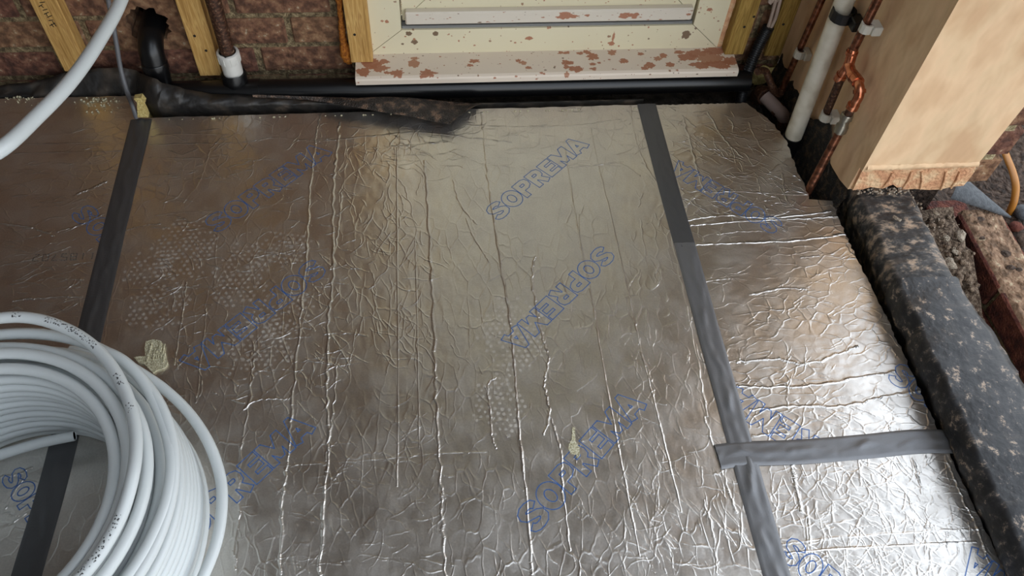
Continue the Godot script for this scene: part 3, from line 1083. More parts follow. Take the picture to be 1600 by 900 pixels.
# ---------------------------------------------------------------- plastered pier on the right
func pier() -> void:
	var t := Node3D.new()
	t.name = "wall_right"
	add_child(t)
	t.position = Vector3(1.05, 0.05, PIER_Z)
	structure(t, "pink plastered brick pier with a broken plaster edge", "wall")
	obj("mortar_core", boxm(Vector3(1.045, 1.228, -1.39), Vector3(0.28, 2.34, 0.52)), M.mortar, t)
	obj("footing", boxm(Vector3(1.05, -0.12, -1.42), Vector3(0.26, 0.352, 0.44)), M.soil, t)
	obj("mortar_core", boxm(Vector3(1.10, 1.25, PIER_Z - 0.03), Vector3(0.16, 2.30, 0.03)), M.pale_mortar, t)
	# bricks on the cut end
	var shared: Array[Mesh] = [boxm(Vector3.ZERO, Vector3(0.215, 0.068, 0.1), 0.004).mesh(), boxm(Vector3.ZERO, Vector3(0.1, 0.068, 0.1), 0.004).mesh()]
	for c in 28:
		var y := 0.06 + 0.038 + c * 0.0815
		var m := inst("brick", shared[0], M.brick[(c * 7 + 1) % 3], t)
		m.position += Vector3(1.205 - 0.1075 + 0.002 * (c % 3), y, PIER_Z - 0.062)
	var rag := noise(38.0, 71, false, 3)
	# side plaster
	var low := [[1328, 305], [1312, 281], [1300, 262], [1291, 243], [1283, 228], [1272, 206], [1262, 187], [1252, 168], [1240, 144], [1229, 118], [1219, 92]]
	var poly := PackedVector2Array()
	for p: Array in low:
		var q := wx(p[0], p[1], PLASTER_X)
		poly.append(Vector2(clampf(q.z, WALL_Z + 0.002, PIER_Z - 0.0125), q.y + 0.004 * rag.get_noise_1d(q.z)))
	poly[0].x = PIER_Z - 0.0125
	poly.append(Vector2(WALL_Z + 0.002, poly[poly.size() - 1].y))
	poly.append(Vector2(WALL_Z + 0.002, 2.4))
	poly.append(Vector2(PIER_Z - 0.0125, 2.4))
	var b := MB.new()
	b.prism(poly, Vector3(PLASTER_X + 0.016, 0, 0), Vector3(0, 0, 1), Vector3.UP, Vector3(-1, 0, 0), 0.016)
	obj("side_plaster", b, M.plaster, t)
	# front plaster with a torn right edge
	var fp := PackedVector2Array([Vector2(PLASTER_X, 2.4)])
	var yl := wz(1352, 262, PIER_Z).y
	fp.append(Vector2(PLASTER_X, yl - 0.012))
	for k in range(1, 20):
		var x := lerpf(PLASTER_X, 1.137, k / 20.0)
		fp.append(Vector2(x, yl + 0.004 * rag.get_noise_1d(x * 2)))
	for k in 60:
		var y := lerpf(yl, 2.38, k / 59.0)
		fp.append(Vector2(1.137 + 0.014 * clampf((y - yl) * 6.0, 0.0, 1.0) + 0.007 * rag.get_noise_1d(y * 1.5 + 9.0), y))
	fp.append(Vector2(1.15, 2.4))
	b = MB.new()
	b.prism(fp, Vector3(0, 0, PIER_Z - 0.012), Vector3.RIGHT, Vector3.UP, Vector3(0, 0, 1), 0.012)
	obj("front_plaster", b, M.plaster, t)
	# lip and bare basecoat under it
	b = MB.new()
	var lip := []
	for r in 4:
		var row := []
		for k in 41:
			var x := lerpf(PLASTER_X + 0.006, 1.14, k / 40.0)
			row.append(Vector3(x, yl + 0.006 - r * 0.005 + 0.003 * rag.get_noise_2d(x * 2, r), PIER_Z + (0.0 if r == 0 or r == 3 else 0.004) + 0.003 * rag.get_noise_2d(x * 3, r + 8)))
		lip.append(row)
	b.sheet(lip, Vector3(0, 0, 1))
	obj("plaster_lip", b, M.plaster, t)
	var bot := [[1333, 300], [1348, 299], [1362, 294], [1380, 297], [1396, 291], [1408, 298], [1430, 297], [1450, 299], [1470, 298], [1490, 294], [1507, 292], [1514, 284], [1526, 268]]
	var bp := PackedVector2Array([Vector2(1.138, yl), Vector2(PLASTER_X + 0.002, yl)])
	for p: Array in bot:
		var q := wz(p[0], p[1], PIER_Z)
		bp.append(Vector2(maxf(q.x, PLASTER_X + 0.002), q.y + 0.003 * rag.get_noise_1d(q.x * 4)))
	b = MB.new()
	b.prism(bp, Vector3(0, 0, PIER_Z - 0.03), Vector3.RIGHT, Vector3.UP, Vector3(0, 0, 1), 0.026)
	obj("bare_basecoat", b, M.basecoat, t)
	# ridges dragged in the basecoat
	for q: Array in [[1425, 268, 1410, 296], [1440, 268, 1438, 295], [1478, 268, 1470, 296], [1500, 268, 1486, 294], [1395, 270, 1380, 293]]:
		obj("dragged_ridge", tubem(PackedVector3Array([wz(q[0], q[1], PIER_Z - 0.003), wz((q[0] + q[2]) / 2.0 + 2, (q[1] + q[3]) / 2.0, PIER_Z - 0.002), wz(q[2], q[3], PIER_Z - 0.003)]), 0.0025, 6), M.basecoat, t)

# ---------------------------------------------------------------- low walls at the right edge of the floor
func low_walls() -> void:
	var n := noise(9.0, 81, false, 3)
	var fine := noise(45.0, 82, false, 3)
	# membrane draped over the inner leaf: far piece, then the overlapping near piece
	for piece in 2:
		var za := -1.135 if piece == 0 else -0.875
		var zb := -0.84 if piece == 0 else 0.3
		var lift := 0.0 if piece == 0 else 0.011
		var rows := []
		var cnt := 40 if piece == 0 else 110
		for k in cnt + 1:
			var z := lerpf(za, zb, float(k) / cnt)
			var wob := 0.006 * n.get_noise_1d(z) + 0.003 * fine.get_noise_1d(z)
			var bulge := 0.0 if piece == 0 else 0.022 * smoothstep(-0.85, -0.68, z) * (1.0 + 0.4 * n.get_noise_1d(z * 2))
			var xl := 0.909 + wob - lift * 0.5
			var row := []
			var prof := [Vector2(xl + 0.026, -0.11), Vector2(xl + 0.014, -0.06), Vector2(xl + 0.003, -0.012), Vector2(xl - 0.004, 0.008), Vector2(xl - 0.005, 0.03), Vector2(xl - 0.003, 0.044), Vector2(xl + 0.001, 0.051), Vector2(xl + 0.008, 0.055), Vector2(xl + 0.06, 0.056), Vector2(xl + 0.1, 0.055), Vector2(1.025 + bulge * 0.6, 0.052), Vector2(1.036 + bulge, 0.043), Vector2(1.042 + bulge * 1.2, 0.02), Vector2(1.044 + bulge * 1.2, -0.04), Vector2(1.04 + bulge, -0.14)]
			for q: Vector2 in prof:
				row.append(Vector3(q.x + 0.003 * fine.get_noise_2d(z, q.y * 3), q.y + lift + 0.005 * n.get_noise_2d(z, q.x * 4) + 0.001 * fine.get_noise_2d(z, q.x), z))
			rows.append(row)
		var b := MB.new()
		b.shell(rows, Vector3(0, 1, 0), 0.0015)
		# normals should follow the profile, not just up
		var o := obj("damp_proof_membrane", b, M.membrane_muddy if piece == 0 else M.membrane_splashed)
		tag(o, ["black membrane draped over the low wall, reaching under the plastered pier", "black membrane lapped over the far one, splashed with pale mortar"][piece], "membrane", "membranes draped over the low wall")
	var core := obj("wall_inner", boxm(Vector3(0.982, -0.15, -0.42), Vector3(0.09, 0.36, 1.42), 0.01), M.mortar)
	structure(core, "low inner leaf under the black membrane", "wall")
	# outer leaf: a course of bricks, their tops under old mortar
	var t := Node3D.new()
	t.name = "wall_outer"
	add_child(t)
	t.position = Vector3(1.22, -0.3, -0.6)
	structure(t, "low red brick outer leaf with mortar smeared top", "wall")
	var ox := fl(1495, 323, -0.05).x
	obj("mortar_bed", boxm(Vector3(ox + 0.053, -0.3, -0.41), Vector3(0.09, 0.46, 1.42)), M.pale_mortar, t)
	var shared := boxm(Vector3.ZERO, Vector3(0.106, 0.068, 0.215), 0.004).mesh()
	for c in 3:
		for k in 7:
			var z := -1.13 + 0.1 + k * 0.225 - (0.11 if c % 2 else 0.0)
			var m := inst("brick", shared, M.red_brick, t)
			m.position += Vector3(ox + 0.053, -0.09 - c * 0.08, z)
	var rows := []
	for k in 80:
		var z := lerpf(-1.14, 0.3, k / 79.0)
		var row := []
		for s in 12:
			var q := s / 11.0
			var y := -0.050 + 0.006 * fine.get_noise_2d(z, q * 0.1) + 0.004 * n.get_noise_2d(z * 3, q)
			row.append(Vector3(ox + 0.002 + q * 0.102 + 0.002 * fine.get_noise_1d(z), y if s > 0 and s < 11 else -0.062, z))
		rows.append(row)
	var b := MB.new()
	b.sheet(rows, Vector3.UP)
	obj("mortar_smear", b, M.brick_top, t)
	for q: Array in [[1532, 342, 9], [1572, 396, 12], [1580, 418, 10], [1592, 421, 7], [1535, 372, 6]]:
		var p := fl(q[0], q[1], -0.05)
		var rr: float = q[2] * 0.0011
		var pit := MB.new()
		pit.blob(p + Vector3(0, -0.001, 0), Vector3(rr * 1.1, 0.0045, rr * 0.7), fine, 0.3, 12, q[0])
		obj("hole", pit, M.soil, t)
	# rubble between the leaves
	var st := MB.new()
	var r := RandomNumberGenerator.new()
	r.seed = 77
	var bed := []
	for k in 60:
		var z := lerpf(-1.14, 0.3, k / 59.0)
		var row := []
		for s in 8:
			var q := s / 7.0
			row.append(Vector3(1.045 + q * 0.14, -0.045 - 0.13 * smoothstep(-1.1, -0.68, z) + 0.02 * fine.get_noise_2d(z, q * 0.3), z))
		bed.append(row)
	st.sheet(bed, Vector3.UP)
	for k in 420:
		var z := r.randf_range(-1.12, -0.45)
		var q := r.randf()
		var y := -0.045 - 0.13 * smoothstep(-1.1, -0.68, z)
		var s := 0.002 + 0.009 * pow(r.randf(), 3.0)
		st.blob(Vector3(1.045 + q * 0.14, y + s * 0.6 + r.randf() * 0.008, z), Vector3(s, s * 0.7, s * r.randf_range(0.7, 1.3)), fine, 0.5, 6, k)
	var o := obj("rubble", st, M.rubble)
	tag(o, "grey mortar rubble filling the gap between the low walls", "rubble", "", "stuff")
	for q: Array in [[1478, 372], [1492, 392], [1505, 410], [1484, 412], [1512, 436], [1500, 368], [1494, 440], [1520, 452], [1470, 345]]:
		var p := fl(q[0], q[1], -0.05)
		for w in 4:
			p = fl(q[0], q[1], -0.033 - 0.13 * smoothstep(-1.1, -0.68, p.z))
		p.x = clampf(p.x, 1.06, ox - 0.015)
		var s := r.randf_range(0.008, 0.015)
		var mb := MB.new()
		mb.blob(p, Vector3(s, s * 0.6, s * 1.1), fine, 0.9, 8, q[0])
		var lump := obj("mortar_lump", mb, M.pale_rubble if r.randf() < 0.3 else M.rubble)
		tag(lump, "loose mortar lump lying in the rubble between the low walls", "mortar lump", "mortar lumps in the wall gap")

# ---------------------------------------------------------------- insulation boards
func boards() -> void:
	var jl := -0.655
	var jr := fl(1012, 168).x
	var zback := fl(600, 174).z
	var near := 0.05
	# --- middle board
	var f := Foil.new()
	f.setup(jl, zback - 0.01, jr, near)
	foil_base(f, 101, 1.0, 1.0)
	for q: Array in [
		[[[500, 180], [492, 225], [484, 300], [478, 400], [465, 540], [455, 640], [448, 720], [440, 800], [438, 898]], 0.10, 1.6, 3.0],
		[[[530, 190], [525, 240], [520, 300], [520, 420], [513, 500], [510, 600], [512, 690], [505, 790], [498, 898]], 0.12, 1.8, 3.5],
		[[[533, 300], [528, 360], [517, 420]], 0.08, 1.4, 3.0],
		[[[526, 570], [520, 640], [508, 720]], 0.07, 1.4, 3.0],
		[[[620, 230], [620, 330], [622, 600], [620, 760]], 0.06, 1.0, 0.6],
		[[[648, 370], [651, 480], [655, 700]], 0.04, 0.9, 0.8],
		[[[663, 250], [669, 340], [675, 440], [678, 540], [682, 640], [688, 740], [690, 800], [694, 898]], 0.09, 1.8, 3.5],
		[[[752, 175], [758, 240], [765, 300], [780, 400], [795, 490], [803, 570], [810, 660], [820, 760], [832, 898]], 0.09, 1.4, 2.0],
		[[[883, 230], [888, 270], [905, 370], [925, 470], [940, 560], [955, 640], [970, 720], [1000, 870]], 0.06, 1.1, 1.0],
		[[[923, 200], [935, 260], [955, 340], [975, 430], [1000, 540], [1025, 640], [1040, 700], [1065, 800]], 0.06, 1.1, 1.0],
		[[[836, 400], [832, 440], [845, 520], [857, 560], [850, 600], [858, 640], [850, 680]], 0.09, 1.5, 3.0],
		[[[855, 640], [875, 700], [878, 760], [890, 860]], 0.07, 1.3, 2.5],
		[[[775, 590], [762, 600], [765, 640], [768, 680], [776, 700]], 0.07, 1.3, 2.0],
		[[[707, 280], [720, 320], [745, 350]], 0.06, 1.3, 2.0], [[[728, 340], [742, 375], [765, 410]], 0.05, 1.2, 2.0],
		[[[291, 440], [284, 490], [272, 570]], 0.07, 1.3, 2.0], [[[322, 480], [314, 560], [306, 630]], 0.05, 1.2, 2.0],
		[[[342, 330], [336, 420], [334, 450]], 0.035, 1.2, 2.0], [[[396, 560], [390, 620], [375, 720], [372, 800], [365, 890]], 0.07, 1.6, 4.0],
		[[[232, 226], [300, 224], [380, 222], [430, 215], [500, 220], [580, 212], [660, 207], [740, 216], [800, 222]], 0.06, 1.3, 2.0],
		[[[235, 213], [262, 209], [360, 210]], 0.05, 1.2, 1.5], [[[232, 246], [300, 247], [370, 244]], 0.04, 1.2, 1.5],
		[[[600, 228], [640, 227], [700, 222]], 0.04, 1.2, 1.5], [[[725, 195], [800, 198], [900, 195], [970, 186]], 0.04, 1.2, 2.0],
		[[[218, 278], [250, 273], [290, 278]], 0.04, 1.2, 1.5], [[[225, 296], [260, 304], [300, 315]], 0.04, 1.2, 1.5],
		[[[242, 336], [300, 331], [400, 326], [440, 310], [436, 295]], 0.035, 1.2, 1.5], [[[188, 362], [225, 352], [250, 350]], 0.06, 1.4, 2.0],
		[[[195, 452], [280, 448], [340, 447]], 0.025, 0.8, 0.5], [[[400, 400], [440, 395], [460, 390]], 0.05, 1.2, 2.0],
		[[[430, 728], [520, 722], [600, 716], [690, 708], [760, 706]], 0.022, 0.8, 0.5], [[[600, 562], [655, 559]], 0.03, 0.9, 0.5],
		[[[886, 262], [930, 258], [968, 255], [1000, 275]], 0.05, 1.2, 1.5], [[[985, 165], [992, 215], [1010, 260], [1030, 290]], 0.05, 1.3, 2.0],
		[[[380, 640], [400, 625], [450, 622]], 0.07, 1.4, 2.0], [[[1100, 650], [1130, 740], [1150, 800]], 0.05, 1.3, 2.5],
		[[[1040, 320], [1060, 420], [1085, 540], [1105, 650]], 0.04, 1.2, 3.0], [[[1100, 780], [1115, 840], [1120, 898]], 0.04, 1.2, 2.5]]:
		crease(f, q[0], q[1], q[2], q[3])
	wriggles(f, 280, Rect2(230, 190, 310, 440), 10, 1.0, 0.05)
	wriggles(f, 150, Rect2(530, 200, 140, 360), 70, 0.9, 0.04)
	wriggles(f, 140, Rect2(560, 170, 440, 90), 5, 0.4, 0.035)
	wriggles(f, 150, Rect2(360, 600, 300, 290), 20, 1.2, 0.02)
	wriggles(f, 190, Rect2(640, 380, 400, 500), 90, 0.5, 0.022)
	wriggles(f, 150, Rect2(960, 580, 220, 310), 70, 0.8, 0.022)
	wriggles(f, 60, Rect2(980, 180, 120, 380), 80, 0.5, 0.035)
	for q: Array in [[290, 390, 50, 55], [235, 420, 45, 28], [440, 390, 45, 32], [375, 430, 45, 50], [800, 520, 55, 62], [780, 630, 40, 55], [440, 490, 55, 40], [250, 480, 50, 40], [400, 540, 60, 50]]:
		bootmarks(f, q[0], q[1], q[2], q[3])
	word(f, [780, 346], [922, 226], [758, 326])
	word(f, [937, 382], [781, 531], [962, 402])
	word(f, [838, 836], [1012, 632], [806, 800])
	word(f, [340, 365], [520, 238], [313, 347])
	word(f, [487, 403], [278, 563], [512, 425])
	word(f, [268, 882], [495, 668], [236, 850])
	var m := f.material()
	var tm := board("wide foil faced board between the two long tape strips", f, m, [Vector2(jl + 0.001, -9), Vector2(jl + 0.001, 9)], [Vector2(jr - 0.001, -9), Vector2(jr - 0.001, 9)], zback, near, 0.004, 7)
	# torn spots in the foil showing foam
	var fn := noise(2.0, 91, false, 3)
	var tear := MB.new()
	var tp := PackedVector2Array()
	for q: Array in [[894, 668], [898, 668], [899, 690], [905, 700], [906, 712], [902, 717], [900, 711], [892, 709], [888, 702], [889, 694], [893, 688]]:
		var p := fl(q[0], q[1])
		tp.append(Vector2(p.x, -p.z))
	tear.prism(tp, Vector3(0, 0.0005, 0), Vector3.RIGHT, Vector3(0, 0, -1), Vector3.UP, 0.0016)
	obj("torn_foil", tear, M.pale_foam, tm)
	# --- left board
	f = Foil.new()
	f.setup(-1.35, -1.56, jl, near)
	foil_base(f, 131, 0.0, 0.9)
	for q: Array in [
		[[[0, 348], [50, 356], [85, 368]], 0.09, 1.6, 2.5], [[[88, 362], [130, 350], [160, 335]], 0.07, 1.4, 2.5], [[[120, 304], [148, 292], [168, 283]], 0.12, 2.2, 2.0],
		[[[0, 415], [60, 402], [110, 385]], 0.06, 1.4, 2.0], [[[20, 470], [60, 465], [130, 462]], 0.08, 1.8, 2.5], [[[60, 432], [130, 437]], 0.05, 1.3, 2.0],
		[[[40, 225], [100, 224], [160, 222]], 0.06, 1.2, 0.6], [[[20, 240], [120, 237], [190, 235]], 0.06, 1.2, 0.6], [[[152, 258], [160, 268], [185, 256]], 0.05, 1.3, 2.0],
		[[[0, 300], [60, 280], [100, 283]], 0.04, 1.4, 2.0], [[[0, 745], [30, 740], [50, 730]], 0.08, 1.8, 2.0], [[[0, 800], [30, 806]], 0.07, 1.6, 2.0], [[[100, 725], [130, 705], [150, 690]], 0.07, 1.6, 2.0], [[[130, 770], [160, 768], [175, 772]], 0.06, 1.6, 2.0]]:
		crease(f, q[0], q[1], q[2], q[3])
	wriggles(f, 170, Rect2(0, 200, 200, 290), 0, 0.45, 0.045)
	wriggles(f, 60, Rect2(0, 700, 190, 200), -20, 0.6, 0.06)
	word(f, [108, 337], [260, 470], [132, 312])
	word(f, [0, 748], [95, 900], [32, 724])
	# upside-down black stamp of dashes: 1185702
	digits(f)
	board("foil faced board under the pipe coil, beside the grey cable", f, f.material(), [Vector2(-1.34, -9), Vector2(-1.34, 9)], [Vector2(jl - 0.001, -9), Vector2(jl - 0.001, 9)], fl(100, 152).z, near, 0.003, 17)
	# --- right boards
	f = Foil.new()
	f.setup(jr, zback - 0.01, 0.95, near)
	foil_base(f, 151, 0.0, 1.1)
	for q: Array in [
		[[[1074, 344], [1130, 336], [1200, 340], [1300, 330]], 0.12, 1.6, 2.0], [[[1078, 352], [1150, 346], [1230, 342], [1312, 338]], 0.12, 1.6, 2.0],
		[[[1085, 382], [1150, 379], [1230, 376], [1322, 366]], 0.13, 1.6, 2.0], [[[1070, 324], [1110, 300], [1250, 304], [1262, 300]], 0.06, 1.4, 2.0],
		[[[1120, 366], [1150, 362], [1190, 360]], 0.06, 1.4, 2.0], [[[1140, 602], [1180, 604], [1260, 602], [1340, 590], [1400, 580]], 0.12, 1.8, 2.5], [[[1170, 640], [1240, 634], [1320, 634], [1380, 620], [1450, 608]], 0.12, 1.8, 2.5],
		[[[1150, 565], [1210, 560], [1260, 568], [1320, 548], [1340, 540]], 0.09, 1.8, 3.0], [[[1175, 680], [1230, 676]], 0.07, 1.5, 2.0], [[[1170, 460], [1220, 450], [1260, 452]], 0.07, 1.6, 2.0],
		[[[1095, 440], [1140, 435]], 0.06, 1.4, 2.0], [[[1250, 402], [1280, 400]], 0.06, 1.4, 2.0],
		[[[1066, 180], [1080, 230], [1100, 300]], 0.06, 1.6, 3.0], [[[1105, 175], [1130, 215], [1160, 245]], 0.06, 1.6, 3.0], [[[1170, 190], [1190, 230], [1230, 260]], 0.05, 1.6, 3.0], [[[1222, 270], [1228, 310], [1240, 320]], 0.05, 1.4, 2.0],
		[[[1236, 726], [1244, 760], [1252, 800]], 0.10, 1.8, 2.5], [[[1260, 790], [1266, 850]], 0.06, 1.5, 2.5], [[[1230, 864], [1290, 858], [1400, 852], [1525, 846]], 0.09, 1.3, 1.0], [[[1222, 850], [1300, 840], [1440, 830], [1530, 826]], 0.05, 1.3, 1.5],
		[[[1480, 720], [1500, 770], [1525, 820], [1545, 880]], 0.07, 1.8, 3.0], [[[1425, 715], [1440, 770]], 0.05, 1.4, 2.5], [[[1340, 700], [1345, 760]], 0.04, 1.4, 2.5]]:
		crease(f, q[0], q[1], q[2], q[3])
	wriggles(f, 230, Rect2(1030, 165, 240, 180), 30, 0.6, 0.05)
	wriggles(f, 200, Rect2(1090, 390, 320, 300), 0, 0.6, 0.025)
	wriggles(f, 200, Rect2(1200, 700, 340, 200), 0, 0.25, 0.02)
	wriggles(f, 150, Rect2(1200, 700, 340, 200), 90, 0.25, 0.02)
	var zj := fl(1300, 700).z
	word(f, [1225, 348], [1060, 250], [1212, 370])
	word(f, [1387, 752], [1150, 602], [1362, 785], zj)
	word(f, [1384, 592], [1600, 740], [1408, 566], zj)
	word(f, [1212, 868], [1420, 1040], [1245, 842], 99.0, zj)
	word(f, [1740, 1010], [1518, 852], [1705, 1050], 99.0, zj)
	m = f.material()
	var edge := []
	for q: Array in [[1165, 160], [1200, 185], [1225, 214], [1244, 262], [1262, 300], [1264, 311], [1300, 312], [1321, 368], [1370, 465], [1415, 560], [1442, 620], [1470, 680], [1500, 745], [1535, 820], [1572, 896]]:
		var p := fl(q[0], q[1])
		edge.append(Vector2(p.x, p.z))
	edge.append(Vector2(edge[edge.size() - 1].x, 0.4))
	for k in range(1, edge.size()):
		edge[k].y = maxf(edge[k].y, edge[k - 1].y + 0.0005)
	board("narrow foil board cut round the pipes beside the plastered pier", f, m, [Vector2(jr + 0.001, -9), Vector2(jr + 0.001, 9)], edge, zback + 0.004, zj - 0.0015, 0.005, 27)
	board("narrow foil board nearer than the cross tape, along the black membrane", f, m, [Vector2(jr + 0.001, -9), Vector2(jr + 0.001, 9)], edge, zj + 0.0015, near, 0.003, 37)
	# --- tape
	tape("long dark tape strip running under the pipe coil from the grey cable", [[221, 187], [186, 330], [145, 500], [90, 730], [42, 898], [30, 950]], 0.047, M.tape_dark, 0.0018, 3)
	tape("upper tape strip of the right joint, starting at the wall", [[1010, 163], [1025, 220], [1049, 310], [1071, 388]], 0.046, M.tape_dark, 0.0016, 5, 0.0008)
	tape("lower tape strip of the right joint, carrying on past the cross tape", [[1069, 380], [1105, 510], [1140, 635], [1180, 780], [1213, 898], [1226, 945]], 0.046, M.tape_mid, 0.0024, 6, 0.003)
	tape("short cross tape ending at the black membrane", [[1121, 714], [1165, 709], [1250, 706], [1350, 698], [1430, 690], [1488, 690]], 0.047, M.tape_mid, 0.0036, 9, 0.003)

func digits(f: Foil) -> void:
	# seven dash-dotted figures read from the far side of the board, right to left in the picture
	var seg := {"1": [[.5, 0, .5, 1]], "8": [[.1, 0, .9, 0], [.9, 0, .9, 1], [.9, 1, .1, 1], [.1, 1, .1, 0], [.1, .5, .9, .5]], "5": [[.9, 1, .1, 1], [.1, 1, .1, .55], [.1, .55, .9, .5], [.9, .5, .9, 0], [.9, 0, .1, 0]], "7": [[.1, 1, .9, 1], [.9, 1, .4, 0]], "0": [[.1, 0, .9, 0], [.9, 0, .9, 1], [.9, 1, .1, 1], [.1, 1, .1, 0]], "2": [[.1, 1, .9, 1], [.9, 1, .9, .5], [.9, .5, .1, 0], [.1, 0, .9, 0]]}
	var a := fl(152, 395)
	var b := fl(50, 398)
	var up := fl(150, 405) - a
	var run := (b - a) / 7.0
	var k := 0.0
	for ch in "1185702":
		for s: Array in seg[ch]:
			var p: Vector3 = a + run * (k + 0.1 + s[0] * 0.75) + up * s[1]
			var q: Vector3 = a + run * (k + 0.1 + s[2] * 0.75) + up * s[3]
			var n := maxi(2, int(p.distance_to(q) / 0.004))
			for d in n:
				f.ink(f.to(p.lerp(q, d / float(n))), f.to(p.lerp(q, (d + 0.6) / float(n))), 0.8, Vector3i(40, 38, 36))
		k += 1.0

# ---------------------------------------------------------------- coil of white heating pipe
func coil() -> void:
	var cx := -0.667
	var cz := -0.482
	var t := thing("pipe_coil", "big coil of white plastic heating pipe lying on the foil boards", "pipe coil", Vector3(cx, 0, cz))
	var d := 0.0172
	var r := RandomNumberGenerator.new()
	r.seed = 404
	var ring := func(rad: float, h: float, ox: float, oz: float, wob: float, tx: float, tz: float) -> PackedVector3Array:
		var p := PackedVector3Array()
		var ph := r.randf() * TAU
		for k in 96:
			var a := TAU * k / 96
			var rr := rad + wob * sin(a * 2 + ph) + wob * 0.5 * sin(a * 3 + ph * 2)
			var x := cos(a) * rr
			var z := sin(a) * rr
			p.append(Vector3(cx + ox + x, maxf(d / 2 + 0.001, h + x * tx + z * tz + wob * 0.8 * sin(a + ph)), cz + oz + z))
		return p
	var tops := [0.203, 0.207, 0.200, 0.182, 0.170]
	for l in 5:
		var rad := 0.199 + l * 0.0182
		var h := d / 2 + 0.001 + (0.006 if l % 2 else 0.0)
		while h < tops[l] - 0.004:
			obj("coil_turn", tubem(ring.call(rad + r.randf_range(-0.0015, 0.0015), h, r.randf_range(-0.001, 0.001), r.randf_range(-0.001, 0.001), 0.0006, 0.0, 0.0), d / 2, 10, true), M.white_pipe, t)
			h += d + 0.0003
	# looser turns lying over the top
	for q: Array in [[0.203, 0.212, 0.0, 0.0, 0.001, 0.0, 0.0], [0.226, 0.219, -0.004, 0.002, 0.002, 0.01, 0.0], [0.249, 0.214, -0.006, 0.004, 0.003, -0.01, 0.01], [0.271, 0.201, 0.006, 0.004, 0.004, -0.03, -0.01]]:
		obj("coil_turn", tubem(ring.call(q[0], q[1], q[2], q[3], q[4], q[5], q[6]), d / 2 + 0.0004, 12, true), M.white_pipe, t)
	# printed loop that has sprung up over the top
	var im := pic(1024, 64, Color(0.80, 0.82, 0.82))
	for q: Array in [[0.04, 0.13], [0.18, 0.2], [0.24, 0.36], [0.43, 0.46], [0.5, 0.52], [0.7, 0.8]]:
		var n := int((q[1] - q[0]) * 160)
		for k in n:
			var x := int(lerpf(q[0], q[1], k / float(n)) * 1023)
			for s in r.randi_range(2, 6):
				im.fill_rect(Rect2i(x + r.randi_range(-2, 2), 15 + r.randi_range(-5, 5), r.randi_range(1, 3), r.randi_range(1, 2)), Color(0.13, 0.13, 0.13))
	var pm := imat(im, 0.32)
	var lp := PackedVector3Array()
	var px := [[-140, 560], [-70, 515], [0, 497], [60, 499], [120, 522], [165, 560], [197, 615], [212, 675], [208, 740], [186, 812], [142, 884], [90, 930], [20, 965], [-80, 950]]
	var raw := []
	for k in px.size():
		raw.append(fl(px[k][0], px[k][1], 0.238 + 0.006 * sin(k * 0.9) - (0.012 if k > 8 else 0.0)))
	lp = curve(raw, 10)
	var lm := MB.new()
	lm.tube(lp, d / 2 + 0.0004, 14)
	var total := 0.0
	for q in lm.u:
		total = maxf(total, q.x)
	for q in lm.u.size():
		lm.u[q].x /= total
	obj("printed_turn", lm, pm, t)
	# loose outer turn on the floor side
	var out := []
	for q: Array in [[110, 548, .10], [150, 552, .10], [185, 563, .09], [222, 584, .08], [258, 609, .07], [295, 645, .06], [325, 690, .055], [343, 740, .05], [347, 785, .05], [340, 840, .05], [320, 895, .05], [290, 950, .05], [240, 1010, .06]]:
		out.append(fl(q[0], q[1], q[2]))
	obj("loose_turn", tubem(curve(out, 8), d / 2 + 0.0004, 12), M.white_pipe, t)
	out = []
	for q: Array in [[150, 545, .19], [190, 562, .19], [225, 598, .185], [254, 655, .18], [268, 715, .18], [262, 775, .18], [240, 835, .18], [205, 895, .18], [150, 960, .18]]:
		out.append(fl(q[0], q[1], q[2] + 0.014))
	obj("loose_turn", tubem(curve(out, 8), d / 2 + 0.0004, 12), M.white_pipe, t)
	# the inner cut end
	var ie := curve([fl(-90, 752, 0.05), fl(-40, 727, 0.05), fl(0, 711, 0.05), fl(60, 693, 0.05), fl(116, 681, 0.05)], 8)
	var hb := MB.new()
	hb.tube(ie, d / 2, 14, false, false)
	var inner := PackedVector3Array([ie[ie.size() - 1], ie[ie.size() - 4]])
	obj("cut_end", hb, M.white_pipe, t)
	var bore := MB.new()
	bore.tube(inner, d / 2 - 0.002, 14, false, true)
	for k in bore.n.size():
		bore.n[k] = -bore.n[k]
	obj("bore", bore, mat(Color(0.45, 0.47, 0.48), 0.5), t)
	var rim := PackedVector3Array()
	var ax := (ie[ie.size() - 1] - ie[ie.size() - 2]).normalized()
	var sd := ax.cross(Vector3.UP).normalized()
	for k in 16:
		rim.append(ie[ie.size() - 1] + (sd * cos(TAU * k / 16) + sd.cross(ax) * sin(TAU * k / 16)) * (d / 2 - 0.001))
	obj("cut_rim", tubem(rim, 0.001, 6, true), M.white_pipe, t)
	# outer free end that springs up past the wall
	var tail := curve([Vector3(-0.98, 0.06, -0.36), Vector3(-1.03, 0.12, -0.56), pd(-90, 270, 0.98), pd(-6, 238, 0.99), pd(60, 180, 1.05), pd(112, 125, 1.11), pd(155, 63, 1.18), pd(190, -2, 1.26), pd(212, -80, 1.36), pd(222, -180, 1.48)], 10)
	obj("free_end", tubem(tail, d / 2 + 0.0012, 14), M.white_pipe, t)

